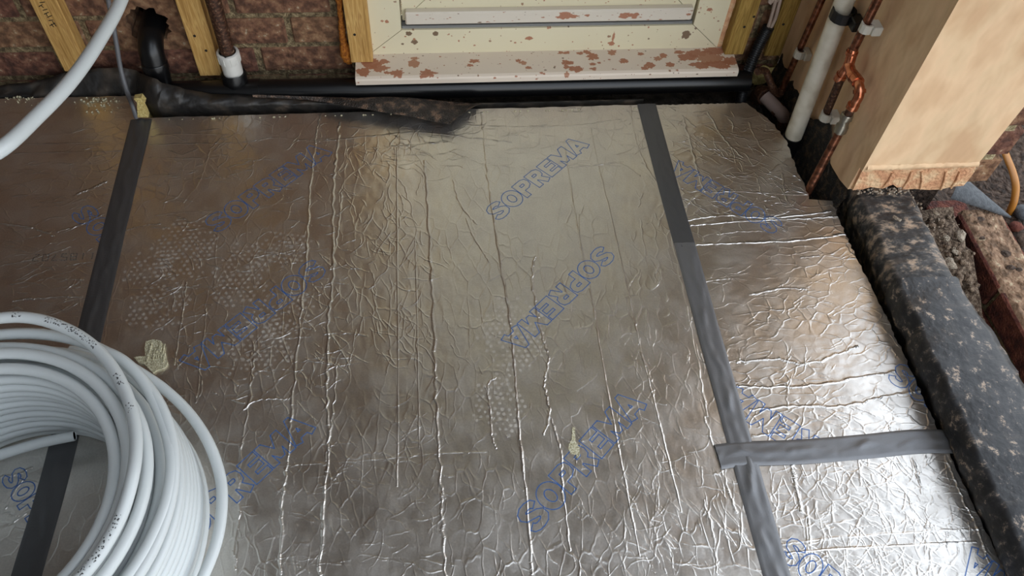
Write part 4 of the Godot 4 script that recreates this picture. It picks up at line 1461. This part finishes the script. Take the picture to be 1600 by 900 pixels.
# ---------------------------------------------------------------- pipes and membrane in the gap by the wall
func back_gap() -> void:
	var run_z := -1.552
	var ry := 0.002
	var t := thing("drain_pipe", "black plastic drain pipe running along the brick wall under the sill", "drain pipe", Vector3(0, -0.03, run_z))
	obj("pipe_run", tubem(line(Vector3(-0.66, ry, run_z), Vector3(0.80, ry - 0.008, run_z), 4), 0.0265, 16), M.black_pipe, t)
	# elbow coming out of the hole in the bricks
	var hc := wz(231, 42, WALL_Z)
	var ex := wz(226, 55, -1.575).x
	var el := curve([Vector3(ex, hc.y - 0.012, -1.70), Vector3(ex, hc.y - 0.014, -1.63), Vector3(ex, hc.y - 0.018, -1.60), Vector3(ex, hc.y - 0.035, -1.578), Vector3(ex, hc.y - 0.06, -1.572)], 6)
	obj("elbow", tubem(el, 0.0275, 18), M.black_pipe, t)
	var rs := PackedVector3Array()
	var rr := PackedFloat32Array()
	for q: Array in [[0.058, 0.0275], [0.06, 0.0295], [0.075, 0.0295], [0.077, 0.0275], [0.092, 0.0275], [0.093, 0.0255], [0.155, 0.0255], [0.157, 0.029], [0.185, 0.029], [0.21, 0.028]]:
		rs.append(Vector3(ex, hc.y - q[0], -1.572 + 0.02 * (q[0] - 0.05) / 0.16))
		rr.append(q[1])
	obj("riser", tubem(rs, rr, 18), M.black_pipe, t)
	# tee taking the white coupling
	var tx := wz(366, 118, -1.565)
	rs = PackedVector3Array()
	rr = PackedFloat32Array()
	for q: Array in [[-0.01, 0.0255], [0.02, 0.0255], [0.021, 0.029], [0.042, 0.029], [0.044, 0.0265]]:
		rs.append(Vector3(tx.x, ry + q[0], lerpf(run_z, -1.565, clampf(q[0] / 0.04, 0, 1))))
		rr.append(q[1])
	obj("tee_branch", tubem(rs, rr, 18), M.black_pipe, t)
	obj("tee_collar", tubem(line(Vector3(tx.x - 0.055, ry - 0.003, run_z), Vector3(tx.x + 0.055, ry - 0.003, run_z), 2), 0.0295, 18), M.black_pipe, t)
	# white push fit coupling with the old waste pipe in it
	t = thing("old_waste_pipe", "stained old waste pipe dropping into a white coupling beside a batten", "waste pipe", Vector3(tx.x, 0.04, -1.565))
	rs = PackedVector3Array()
	rr = PackedFloat32Array()
	var cy := ry + 0.03
	for q: Array in [[0.0, 0.0225], [0.045, 0.0225], [0.046, 0.0215], [0.048, 0.0255], [0.07, 0.0255], [0.073, 0.0245], [0.073, 0.0195], [0.06, 0.019]]:
		rs.append(Vector3(tx.x, cy + q[0], -1.565))
		rr.append(q[1])
	var cpl := obj("coupling", tubem(rs, rr, 20), mat(Color(0.84, 0.83, 0.80), 0.4), t)
	for k in 10:
		var a := TAU * k / 10
		obj("rib", boxm(Vector3(tx.x + cos(a) * 0.0252, cy + 0.059, -1.565 + sin(a) * 0.0252), Vector3(0.002, 0.018, 0.002), 0.0005, Basis(Vector3.UP, -a)), mat(Color(0.84, 0.83, 0.80), 0.4), cpl)
	var top := wz(330, 0, -1.575)
	obj("pipe", tubem(PackedVector3Array([Vector3(tx.x, cy + 0.05, -1.565), Vector3(tx.x, cy + 0.12, -1.568), Vector3(tx.x, 0.7, -1.575), Vector3(tx.x, 2.3, -1.58)]), 0.0165, 14), M.old_copper, t)
	# black membrane standing up between the boards and the wall
	var tp := [[-60, 140], [0, 134], [50, 128], [95, 115], [150, 107], [190, 104], [215, 111], [250, 128], [285, 138], [330, 146], [400, 149], [470, 152], [540, 153], [600, 156]]
	var bt := [[-60, 154], [0, 153], [50, 153], [95, 153], [150, 153], [190, 153], [217, 158], [250, 172], [285, 172], [330, 170], [400, 166], [470, 164], [540, 166], [600, 170]]
	var n := noise(14.0, 95, false, 3)
	var rows := [[], [], [], [], [], [], []]
	for k in 66:
		var f := k / 5.0
		var a := int(f)
		var e := f - a
		var a2 := mini(a + 1, tp.size() - 1)
		var pt := Vector2(lerpf(tp[a][0], tp[a2][0], smoothstep(0, 1, e)), lerpf(tp[a][1], tp[a2][1], e))
		var pb := Vector2(lerpf(bt[a][0], bt[a2][0], smoothstep(0, 1, e)), lerpf(bt[a][1], bt[a2][1], e))
		var side := smoothstep(205.0, 245.0, pt.x)
		var zt := lerpf(-1.59, -1.522, side)
		var zm := lerpf(-1.556, -1.492, side)
		var top3 := wz(pt.x, pt.y, zt)
		var bot3 := wz(pb.x, pb.y, zm)
		rows[0].append(top3 + Vector3(0, -0.012, -0.006))
		rows[1].append(top3 + Vector3(0, 0.003 * n.get_noise_2d(top3.x, 1), 0))
		for q in 3:
			var s := (q + 1) / 4.0
			var p := top3.lerp(bot3, s)
			p += Vector3(0, 0.6, 0.8) * (0.012 * sin(s * PI) * side + 0.016 * n.get_noise_2d(top3.x * 0.9 + pt.y * 0.01, s * 0.35))
			rows[2 + q].append(p)
		rows[5].append(bot3)
		rows[6].append(Vector3(bot3.x, -0.095, lerpf(bot3.z - 0.006, bot3.z - 0.02, side)))
	var b := MB.new()
	b.sheet(rows, Vector3(0, 0.6, 0.8))
	var o := obj("membrane_upstand", b, M.membrane)
	tag(o, "dark crumpled membrane upstand between the boards and the brick wall", "membrane")
	# its loose flap folded over the board edge
	var up := [[395, 149], [440, 150], [480, 151], [520, 152], [560, 152], [600, 152], [640, 152], [672, 155], [697, 158], [725, 160], [757, 163]]
	var dn := [[395, 151], [440, 153], [480, 156], [520, 161], [560, 168], [600, 176], [640, 182], [672, 188], [703, 194], [714, 183], [738, 167]]
	rows = [[], [], [], [], []]
	for k in up.size():
		var s := k / 10.0
		var a3 := wz(up[k][0], up[k][1], -1.50)
		var b3 := fl(dn[k][0], dn[k][1], 0.03 - 0.006 * s) if k > 2 else wz(dn[k][0], dn[k][1], -1.497)
		for q in 5:
			var e := q / 4.0
			rows[q].append(a3.lerp(b3, e) + Vector3(0, 0.004 * sin(e * PI) + 0.003 * n.get_noise_2d(a3.x * 3, e), 0))
	b = MB.new()
	b.shell(rows, Vector3(0, 0.85, 0.5), 0.002)
	o = obj("membrane_flap", b, M.membrane_dusty)
	tag(o, "loose dusty membrane flap folded to a point over the board edge", "membrane")
	o = obj("membrane_strip", boxm(Vector3(0.29, -0.052, -1.492), Vector3(0.46, 0.096, 0.004)), M.membrane)
	tag(o, "thin black membrane strip behind the middle board under the sill", "membrane")
	# grey cable with the foam wedge at the head of the left tape
	var e := fl(213, 184, 0.006)
	var cab := curve([e, wz(207, 165, -1.47), wz(199, 145, -1.505), wz(189, 110, -1.535), wz(182, 70, -1.555), wz(176, 35, -1.57), wz(169, 0, -1.58), wz(158, -60, -1.59), Vector3(-0.76, 0.8, -1.60), Vector3(-0.77, 2.3, -1.60)], 8)
	o = obj("grey_cable", tubem(cab, 0.0052, 10), M.grey_cable)
	tag(o, "thin grey cable dropping down the brick wall to the left tape", "cable")
	var wp := PackedVector2Array()
	for q: Array in [[215, 183], [214, 160], [209, 154], [221, 152], [227, 160], [223, 165], [228, 172], [232, 183]]:
		var p := wz(q[0], q[1], -1.462)
		wp.append(Vector2(p.x, p.y))
	b = MB.new()
	b.prism(wp, Vector3(0, 0, -1.475), Vector3.RIGHT, Vector3.UP, Vector3(0, 0, 1), 0.014)
	o = obj("foam_wedge", b, M.foam)
	tag(o, "small torn yellow foam wedge beside the grey cable", "foam scrap")
	# mortar ledge at the foot of the wall
	rows = []
	var fine := noise(40.0, 96, false, 3)
	for q in 5:
		var row := []
		for k in 80:
			var x := lerpf(-1.5, -0.15, k / 79.0)
			row.append(Vector3(x, -0.012 - q * 0.012 + 0.006 * fine.get_noise_2d(x, q * 0.1), WALL_Z + q * 0.006 + 0.004 * fine.get_noise_2d(x * 2, q * 0.2)))
		rows.append(row)
	b = MB.new()
	b.sheet(rows, Vector3(0, 0.5, 1))
	o = obj("mortar_ledge", b, M.mortar, get_node("wall_back"))

# ---------------------------------------------------------------- timber battens
func battens() -> void:
	var z := -1.582
	var list := [
		[45, 0, 88, 0, 100, 112, "timber_batten", "stamped timber batten left of the black elbow pipe", M.timber, z],
		[273, 0, 312, 0, 316, 119, "timber_batten", "timber batten between the black elbow and the white coupling", M.timber, z],
		[535, 0, 572, 0, 549, 97, "timber_batten", "timber batten on the sill end edged with orange foam", M.timber, -1.572],
		[1159, 0, 1190, 0, 1136, 88, "timber_batten", "timber batten standing on the sill beside the corrugated conduit", M.green_timber, -1.572],
		[1226, 0, 1258, 0, 1196, 88, "timber_batten", "greenish timber batten in the corner against the pink plaster", M.green_timber, -1.604]]
	for k in list.size():
		var q: Array = list[k]
		var a := wz(q[0], q[1], q[9])
		var b := wz(q[2], q[3], q[9])
		var c := wz(q[4], q[5], q[9])
		var back := WALL_Z + 0.003
		if k == 2 or k == 3:
			c.y = 0.0605
		if k == 4:
			b.x = minf(b.x, PLASTER_X - 0.001)
		var t := thing(q[6], q[7], "batten", Vector3((a.x + b.x) / 2, c.y, (q[9] + back) / 2), "upright timber battens on the wall")
		obj("post", boxm(Vector3((a.x + b.x) / 2, (c.y + 2.35) / 2, (q[9] + back) / 2), Vector3(b.x - a.x, 2.35 - c.y, q[9] - back), 0.0015), q[8], t)
		var marks: Array = [[[117, 102]], [[304, 56], [322, 79]], [[554, 54]], [[1163, 42], [1178, 26]], [[1224, 38]]][k]
		for p: Array in marks:
			var s := wz(p[0], p[1], q[9])
			obj("screw_head", tubem(PackedVector3Array([s + Vector3(0, 0, -0.004), s + Vector3(0, 0, 0.0008)]), 0.0032, 10), M.knot, t)
		if k == 0:
			# black stamp: short strokes of ink
			for s: Array in [[62, 4, 70, 3], [64, 8, 68, 12], [61, 10, 66, 7], [67, 16, 74, 14], [69, 22, 76, 19], [72, 20, 74, 25], [74, 27, 81, 24], [76, 32, 83, 31], [78, 40, 86, 36], [80, 37, 84, 42], [82, 33, 88, 41]]:
				var p1 := wz(s[0], s[1], z) + Vector3(0, 0, 0.0004)
				var p2 := wz(s[2], s[3], z) + Vector3(0, 0, 0.0004)
				obj("stamp_stroke", tubem(PackedVector3Array([p1, p2]), 0.0009, 5), M.knot, t)
	# orange expanding foam squeezed out beside the third batten
	var n := noise(1.0, 97, false, 3)
	var b := MB.new()
	var p := []
	var rr := PackedFloat32Array()
	for q: Array in [[528, -40, 0.006], [530, 0, 0.007], [532, 25, 0.006], [534, 45, 0.007], [536, 62, 0.008], [539, 75, 0.012], [541, 86, 0.013], [545, 95, 0.009], [549, 98, 0.004]]:
		p.append(wz(q[0], q[1], -1.597))
	var c := curve(p, 5)
	var rad := [0.006, 0.007, 0.006, 0.007, 0.008, 0.0125, 0.0135, 0.009, 0.004]
	for k in c.size():
		var f := k / 5.0
		rr.append(lerpf(rad[int(f)], rad[mini(int(f) + 1, 8)], f - int(f)) * (1.0 + 0.35 * n.get_noise_1d(k * 0.7)))
	b.tube(c, rr, 14)
	for k in b.v.size():
		b.v[k] += b.n[k] * 0.0025 * n.get_noise_3dv(b.v[k] * 90.0)
	var o := obj("expanding_foam", b, M.orange_foam)
	tag(o, "bead of orange expanding foam beside the batten on the sill", "foam")

# ---------------------------------------------------------------- pipes in the right hand corner
func corner_pipes() -> void:
	var X1 := PLASTER_X - 0.022
	# thin copper pipe in the corner
	var t := thing("copper_pipe", "thin dull copper pipe nearest the corner battens, bent at its foot", "copper pipe", wx(1222, 145, X1), "copper pipes clipped to the plaster")
	var a := wx(1284, 0, X1)
	var dir := (wx(1284, 0, X1) - wx(1219, 146, X1))
	obj("pipe", tubem(PackedVector3Array([wx(1219, 146, X1), wx(1250, 76, X1), a, a + dir * 3.0, Vector3(a.x, 2.3, a.z)]), 0.0078, 12), M.copper, t)
	obj("elbow", tubem(curve([wx(1223, 137, X1), wx(1219, 146, X1), wx(1213, 146, X1 - 0.01), wx(1206, 135, X1 - 0.03)], 6), 0.0095, 12), M.old_copper, t)
	obj("offset_pipe", tubem(curve([wx(1207, 136, X1 - 0.03), wx(1201, 122, X1 - 0.045), wx(1197, 112, X1 - 0.055), wx(1190, 110, X1 - 0.07), wx(1183, 112, X1 - 0.085)], 6), 0.0085, 12), M.old_copper, t)
	# white waste pipe
	var X2 := PLASTER_X - 0.03
	var w0 := wx(1239, 214, X2)
	var w1 := wx(1320, 0, X2)
	t = thing("waste_pipe", "straight off-white plastic waste pipe standing against the pink plaster", "waste pipe", w0)
	obj("pipe", tubem(PackedVector3Array([w0, w1, Vector3(w1.x, 2.35, w1.z)]), 0.0205, 20), M.waste_white, t)
	obj("pipe_foot", tubem(PackedVector3Array([Vector3(w0.x, -0.099, w0.z), w0 + Vector3(0, 0.004, 0)]), 0.0235, 20), M.black_pipe, t)
	# black saddle clip on it
	var c0 := wx(1317, 22, X2)
	t = thing("pipe_clip", "black saddle clip round the white waste pipe", "pipe clip", c0)
	var band := PackedVector3Array()
	for k in 13:
		var an := lerpf(-0.4, TAU - 0.9, k / 12.0)
		band.append(Vector3(c0.x + cos(an) * 0.0215, c0.y, c0.z + sin(an) * 0.0215))
	var bb := MB.new()
	for k in 12:
		var q0 := band[k]
		var q1 := band[k + 1]
		var o := (q0 + q1) / 2 - c0
		for s in 2:
			var e := 0.0 if s == 0 else 0.004
			var f0 := q0 + (q0 - c0).normalized() * e
			var f1 := q1 + (q1 - c0).normalized() * e
			bb.face([f0 + Vector3(0, 0.011, 0), f1 + Vector3(0, 0.011, 0), f1 - Vector3(0, 0.011, 0), f0 - Vector3(0, 0.011, 0)], o if s == 1 else -o)
		for s: float in [-1.0, 1.0]:
			var d0 := (q0 - c0).normalized() * 0.004
			var d1 := (q1 - c0).normalized() * 0.004
			bb.face([q0 + Vector3(0, 0.011 * s, 0), q1 + Vector3(0, 0.011 * s, 0), q1 + d1 + Vector3(0, 0.011 * s, 0), q0 + d0 + Vector3(0, 0.011 * s, 0)], Vector3(0, s, 0))
	obj("band", bb, M.clip_black, t)
	obj("foot", boxm(Vector3(PLASTER_X - 0.012, c0.y, c0.z + 0.03), Vector3(0.024, 0.022, 0.035), 0.002), M.clip_black, t)
	# copper riser with the bright crossover bend
	var X3 := PLASTER_X - 0.026
	t = thing("copper_pipe", "copper riser with bright tee, swan bend and compression joint", "copper pipe", wx(1267, 290, X3), "copper pipes clipped to the plaster")
	var p0 := wx(1371, 0, X3)
	var p1 := wx(1332, 80, X3)
	obj("upper_pipe", tubem(PackedVector3Array([p1, p0, p0 + (p0 - p1) * 0.6, Vector3(p0.x, 2.3, p0.z)]), 0.0092, 12), M.copper, t)
	obj("lower_stub", tubem(PackedVector3Array([wx(1316, 118, X3), wx(1287, 186, X3)]), 0.0088, 12), M.old_copper, t)
	var tee := MB.new()
	tee.tube(curve([wx(1333, 76, X3), wx(1329, 92, X3), wx(1325, 103, X3), wx(1313, 121, X3)], 6), 0.0108, 14)
	obj("tee", tee, M.bright_copper, t)
	var XB := X3 - 0.004
	obj("tee_arm", tubem(curve([wx(1326, 98, X3), wx(1329, 110, X3 - 0.002), wx(1334, 121, XB)], 5), 0.0105, 14), M.bright_copper, t)
	var bend := curve([wx(1333, 119, XB), wx(1339, 126, XB), wx(1343, 137, XB), wx(1342, 150, XB), wx(1337, 160, XB), wx(1333, 168, XB)], 6)
	obj("swan_bend", tubem(bend, 0.0098, 14), M.bright_copper, t)
	for q: Array in [[1332, 80, 1330, 85, X3], [1316, 116, 1311, 124, X3], [1331, 116, 1335, 122, XB], [1336, 122, 1341, 129, XB], [1334, 163, 1331, 169, XB], [1343, 140, 1343, 146, XB]]:
		obj("fitting_collar", tubem(PackedVector3Array([wx(q[0], q[1], q[4]), wx(q[2], q[3], q[4])]), 0.0125, 16), M.bright_copper, t)
	obj("short_pipe", tubem(PackedVector3Array([wx(1332, 166, XB), wx(1323, 184, XB)]), 0.0088, 12), M.old_copper, t)
	var cp := PackedVector3Array()
	var cr := PackedFloat32Array()
	var ca := wx(1325, 178, XB)
	var cc := wx(1311, 208, XB)
	for q: Array in [[0.0, 0.0095], [0.02, 0.0125], [0.25, 0.0135], [0.28, 0.0105], [0.4, 0.0105], [0.55, 0.0105], [0.6, 0.0135], [0.9, 0.0135], [0.95, 0.0115], [1.0, 0.009]]:
		cp.append(ca.lerp(cc, q[0]))
		cr.append(q[1])
	obj("compression_joint", tubem(cp, cr, 8), M.chrome, t)
	var low := wx(1266, 292, X3 - 0.02)
	obj("lower_pipe", tubem(PackedVector3Array([wx(1314, 202, XB), low, low + (low - wx(1314, 202, XB)) * 0.25]), 0.0092, 12), M.copper, t)
	# white snap clips
	for q: Array in [[1250, 83, X1, "white snap clip on the thin corner copper pipe"], [1354, 42, X3, "white snap clip on the copper riser above its bright tee"], [1291, 181, X3, "white snap clip at the foot of the short copper stub"]]:
		var c := wx(q[0], q[1], q[2])
		t = thing("pipe_clip", q[3], "pipe clip", Vector3(PLASTER_X, c.y, c.z))
		obj("base", boxm(Vector3((c.x + 0.006 + PLASTER_X) / 2, c.y, c.z + 0.004), Vector3(PLASTER_X - c.x - 0.006, 0.02, 0.03), 0.002), M.clip_white, t)
		var jaw := MB.new()
		for k in 9:
			var a0 := lerpf(-0.6, -TAU + 0.6, k / 9.0)
			var a1 := lerpf(-0.6, -TAU + 0.6, (k + 1) / 9.0)
			var d0 := Vector3(cos(a0), 0, sin(a0))
			var d1 := Vector3(cos(a1), 0, sin(a1))
			var hh := Vector3(0, 0.0095, 0)
			jaw.face([c + d0 * 0.0135 + hh, c + d1 * 0.0135 + hh, c + d1 * 0.0135 - hh, c + d0 * 0.0135 - hh], d0 + d1)
			for s: float in [-1.0, 1.0]:
				jaw.face([c + d0 * 0.0135 + hh * s, c + d1 * 0.0135 + hh * s, c + d1 * 0.0095 + hh * s, c + d0 * 0.0095 + hh * s], Vector3(0, s, 0))
		obj("jaw", jaw, M.clip_white, t)
	# dirty membrane strip behind the pipes, at the foot of the plaster
	var n := noise(40.0, 98, false, 3)
	var rows := []
	for r in 14:
		var row := []
		var e := r / 13.0
		for k in 8:
			var f := k / 7.0
			var pa := Vector2(lerpf(1266, 1300, f), lerpf(186, 190, f)).lerp(Vector2(lerpf(1240, 1292, f), lerpf(262, 300, f)), e)
			var p := wx(pa.x, pa.y, PLASTER_X - 0.006 + 0.006 * e)
			row.append(p + Vector3(-0.005 * absf(n.get_noise_2d(p.y, p.z)) - 0.001, 0.004 * n.get_noise_2d(p.z, p.y + 3) if r == 0 else 0.0, 0.003 * n.get_noise_2d(p.y * 2, 5)))
		rows.append(row)
	var b := MB.new()
	b.shell(rows, Vector3(-1, 0, 0), 0.003)
	var o := obj("membrane_strip", b, M.membrane_dirty)
	tag(o, "rough dark membrane strip hanging behind the copper pipes", "membrane")
	rows = []
	for r in 12:
		var row := []
		for k in 30:
			var z := lerpf(-1.6, -1.115, k / 29.0)
			var e := r / 11.0
			row.append(Vector3(PLASTER_X + 0.004 - 0.03 * e + 0.006 * n.get_noise_2d(z, e * 0.2), lerpf(0.05, -0.098, e), z))
		rows.append(row)
	b = MB.new()
	b.sheet(rows, Vector3(-1, 0.3, 0))
	o = obj("membrane_strip", b, M.membrane_dirty)
	tag(o, "dirty membrane lining the gap at the foot of the pink plaster", "membrane")
	# corrugated conduit and its cables
	var zc := -1.592
	var path := curve([wz(1157, 158, -1.54), wz(1161, 140, -1.55), wz(1168, 115, -1.565), wz(1178, 88, -1.578), wz(1190, 62, -1.588), wz(1201, 42, zc)], 24)
	var cr2 := PackedFloat32Array()
	for k in path.size():
		cr2.append(0.0145 if k % 3 == 0 else (0.0105 if k % 3 == 1 else 0.0118))
	o = obj("corrugated_conduit", tubem(path, cr2, 14), mat(Color(0.12, 0.12, 0.12), 0.45))
	tag(o, "black corrugated conduit rising between the sill and the corner batten", "conduit")
	for k in 2:
		var dx := k * 7.0
		var cable := curve([wz(1199 + dx * 0.6, 46, zc), wz(1204 + dx, 30, zc), wz(1209 + dx, 12, zc + 0.004), wz(1213 + dx, -6, zc + 0.006), wz(1218 + dx, -50, zc), Vector3(wz(1218 + dx, -50, zc).x + 0.01, 1.2, zc)], 6)
		o = obj("power_cable", tubem(cable, 0.0042, 10), mat(Color(0.70, 0.62, 0.56), 0.5))
		tag(o, "pale cable coming out of the corrugated conduit", "cable", "pale cables in the conduit")
	# pinkish lagged pipe and its rusty elbow in the corner pit
	t = thing("drain_branch", "short dusty drain branch with rusty elbow in the corner pit", "drain pipe", Vector3(0.80, -0.099, -1.5), "")
	obj("branch", tubem(curve([wz(1195, 150, -1.50), wz(1208, 164, -1.475), wz(1222, 178, -1.45), wz(1228, 192, -1.44)], 6), 0.0165, 14), mat(Color(0.52, 0.45, 0.42), 0.8), t)
	obj("elbow", tubem(curve([wz(1184, 152, -1.545), wz(1190, 146, -1.525), wz(1197, 152, -1.50)], 6), 0.0215, 14), M.old_copper, t)
	obj("band", tubem(PackedVector3Array([wz(1213, 169, -1.467), wz(1218, 174, -1.458)]), 0.018, 14), M.old_copper, t)
	obj("spigot", tubem(PackedVector3Array([wz(1226, 187, -1.442), Vector3(wz(1230, 200, -1.435).x, -0.1, -1.432)]), 0.0175, 14), M.old_copper, t)
	# yellowish rough lump of board and brick behind
	b = MB.new()
	b.blob(wz(1196, 118, -1.605), Vector3(0.035, 0.03, 0.012), n, 0.8, 12, 3)
	o = obj("foam_lump", b, M.foam)
	tag(o, "rough yellow foam lump behind the bent copper offset", "foam scrap")

# ---------------------------------------------------------------- outside, right of the pier
func outside_bits() -> void:
	var n := noise(1.0, 99, false, 3)
	# pointed grey slip of lead under the pier
	var a := fl(1490, 290, -0.02)
	var tip := fl(1580, 339, -0.05)
	var rows := []
	var ax := (tip - a).normalized()
	var side := ax.cross(Vector3.UP).normalized()
	for k in 16:
		var e := k / 15.0
		var row := []
		for s in 11:
			var t := PI * s / 10.0
			var wdt := 0.041 * (1.0 - e) + 0.001
			row.append(a.lerp(tip, e) + side * cos(t) * wdt + Vector3(0, sin(t) * wdt * 0.55, 0))
		rows.append(row)
	var b := MB.new()
	b.shell(rows, Vector3.UP, 0.003)
	var o := obj("lead_slip", b, M.slate)
	tag(o, "curled grey lead slip tapering to a point under the pier", "flashing")
	# yellow duct
	var y := curve([fl(1568, 232, -0.12), fl(1574, 248, -0.10), fl(1582, 268, -0.09), fl(1587, 290, -0.09), fl(1585, 312, -0.11), fl(1578, 330, -0.15), fl(1570, 345, -0.22), fl(1560, 350, -0.40)], 8)
	o = obj("yellow_duct", tubem(y, 0.0085, 12), M.yellow_pipe)
	tag(o, "short curved yellow duct sticking out of the soil", "duct")
	# soil heap against the pier and along the low wall
	var rows2 := []
	for k in 40:
		var z := lerpf(-2.2, 0.3, k / 39.0)
		var row := []
		for s in 40:
			var x := lerpf(1.21 if z < -1.15 else 1.31, 2.6, s / 39.0)
			row.append(Vector3(x, -0.2 + 0.10 * smoothstep(-0.9, -1.7, z) + 0.05 * n.get_noise_2d(x * 5, z * 5) + 0.025 * n.get_noise_2d(x * 22, z * 22), z))
		rows2.append(row)
	b = MB.new()
	b.sheet(rows2, Vector3.UP)
	o = obj("soil_heap", b, M.soil)
	tag(o, "rough heaped brown soil outside the low brick wall", "soil", "", "stuff")
	var stones := [[1599, 332, 0.022, "smooth grey stone beside the yellow duct", M.slate, -0.14], [1596, 372, 0.024, "dark clod of earth outside the brick leaf", M.soil, -0.16], [1588, 355, 0.016, "broken reddish brick bit near the lead tip", M.red_brick, -0.15]]
	for q: Array in stones:
		b = MB.new()
		b.blob(fl(q[0], q[1], q[5]), Vector3(q[2], q[2] * 0.75, q[2] * 1.1), n, 0.25, 16, q[0])
		o = obj("stone", b, q[4])
		tag(o, q[3], "stone")
	# ledge of rubble at the foot of the pier
	b = MB.new()
	var r := RandomNumberGenerator.new()
	r.seed = 31
	for k in 110:
		var px := r.randf_range(1336, 1420) if k < 70 else r.randf_range(1420, 1500)
		var p := fl(px, r.randf_range(294, 304) if k < 70 else r.randf_range(296, 330), 0.062)
		var s := r.randf_range(0.0012, 0.004)
		b.blob(Vector3(p.x, 0.063 + s * 0.3 if p.x < 1.03 else -0.03, p.z), Vector3(s, s * 0.7, s), n, 0.5, 6, k)
	o = obj("plaster_crumbs", b, M.pale_rubble)
	tag(o, "pale plaster crumbs along the foot of the pier", "crumbs", "", "stuff")

# ---------------------------------------------------------------- scraps on the boards
func scraps() -> void:
	var n := noise(1.0, 111, false, 3)
	# flat pale foam smear beside the coil
	var poly := [[229, 535], [240, 532], [252, 534], [257, 541], [259, 552], [260, 560], [263, 568], [261, 574], [254, 578], [247, 580], [240, 584], [232, 576], [226, 570], [217, 568], [210, 560], [218, 558], [228, 558], [227, 545]]
	var b := MB.new()
	var outline := []
	for q: Array in poly:
		outline.append(fl(q[0], q[1]))
	var op := PackedVector2Array()
	for p: Vector3 in outline:
		op.append(Vector2(p.x, -p.z))
	b.prism(op, Vector3(0, 0.0006, 0), Vector3.RIGHT, Vector3(0, 0, -1), Vector3.UP, 0.0035)
	for k in 26:
		var px := rng.randf_range(230, 258)
		var pa := fl(px, rng.randf_range(536, 556), 0.0042)
		b.tube(PackedVector3Array([pa, pa + Vector3(rng.randf_range(-0.003, 0.003), 0.0004, rng.randf_range(0.008, 0.025))]), rng.randf_range(0.0008, 0.0018), 5)
	var o := obj("foam_scrap", b, M.pale_foam)
	tag(o, "flat pale foam scrap stuck to the foil beside the coil", "foam scrap")
	# crumbs of foam by the cable
	b = MB.new()
	var r := RandomNumberGenerator.new()
	r.seed = 12
	for k in 90:
		var px := r.randfn(157, 16)
		var py := 152 + absf(r.randfn(0, 11))
		if k > 60:
			px = r.randf_range(5, 60)
			py = 152 + absf(r.randfn(0, 4))
		var p := fl(px, py)
		var s := 0.0008 + 0.0026 * pow(r.randf(), 2)
		b.blob(p + Vector3(0, s * 0.6, 0), Vector3(s, s * 0.7, s * r.randf_range(0.8, 1.3)), n, 0.4, 6, k)
	o = obj("foam_crumbs", b, M.pale_foam)
	tag(o, "scatter of pale foam crumbs on the left board edge", "crumbs", "", "stuff")
	# crumbs along the cut edge of the middle board
	b = MB.new()
	for k in 60:
		var px := r.randf_range(240, 1000)
		var p := fl(px, 186 - (px - 240) * 18.0 / 760.0)
		var s := r.randf_range(0.0008, 0.0022)
		b.blob(p + Vector3(0, s * 0.4, 0.003), Vector3(s * 1.4, s * 0.7, s), n, 0.4, 6, k)
	o = obj("edge_crumbs", b, M.pale_foam)
	tag(o, "row of pale foam crumbs along the back edge of the middle board", "crumbs", "", "stuff")
	# pale straw-like chips on the low walls
	b = MB.new()
	for q: Array in [[1395, 338, 1408, 345], [1460, 330, 1466, 336]]:
		var p := fl(q[0], q[1], 0.066)
		var e := fl(q[2], q[3], 0.066)
		b = MB.new()
		b.box((p + e) / 2, Vector3(p.distance_to(e), 0.004, 0.008), 0.001, Basis(Vector3.UP, -atan2(e.z - p.z, e.x - p.x)))
		o = obj("plaster_chip", b, M.pale_rubble)
		tag(o, "pale plaster flake lying on the black membrane by the pier", "plaster flake", "plaster flakes on the membrane")
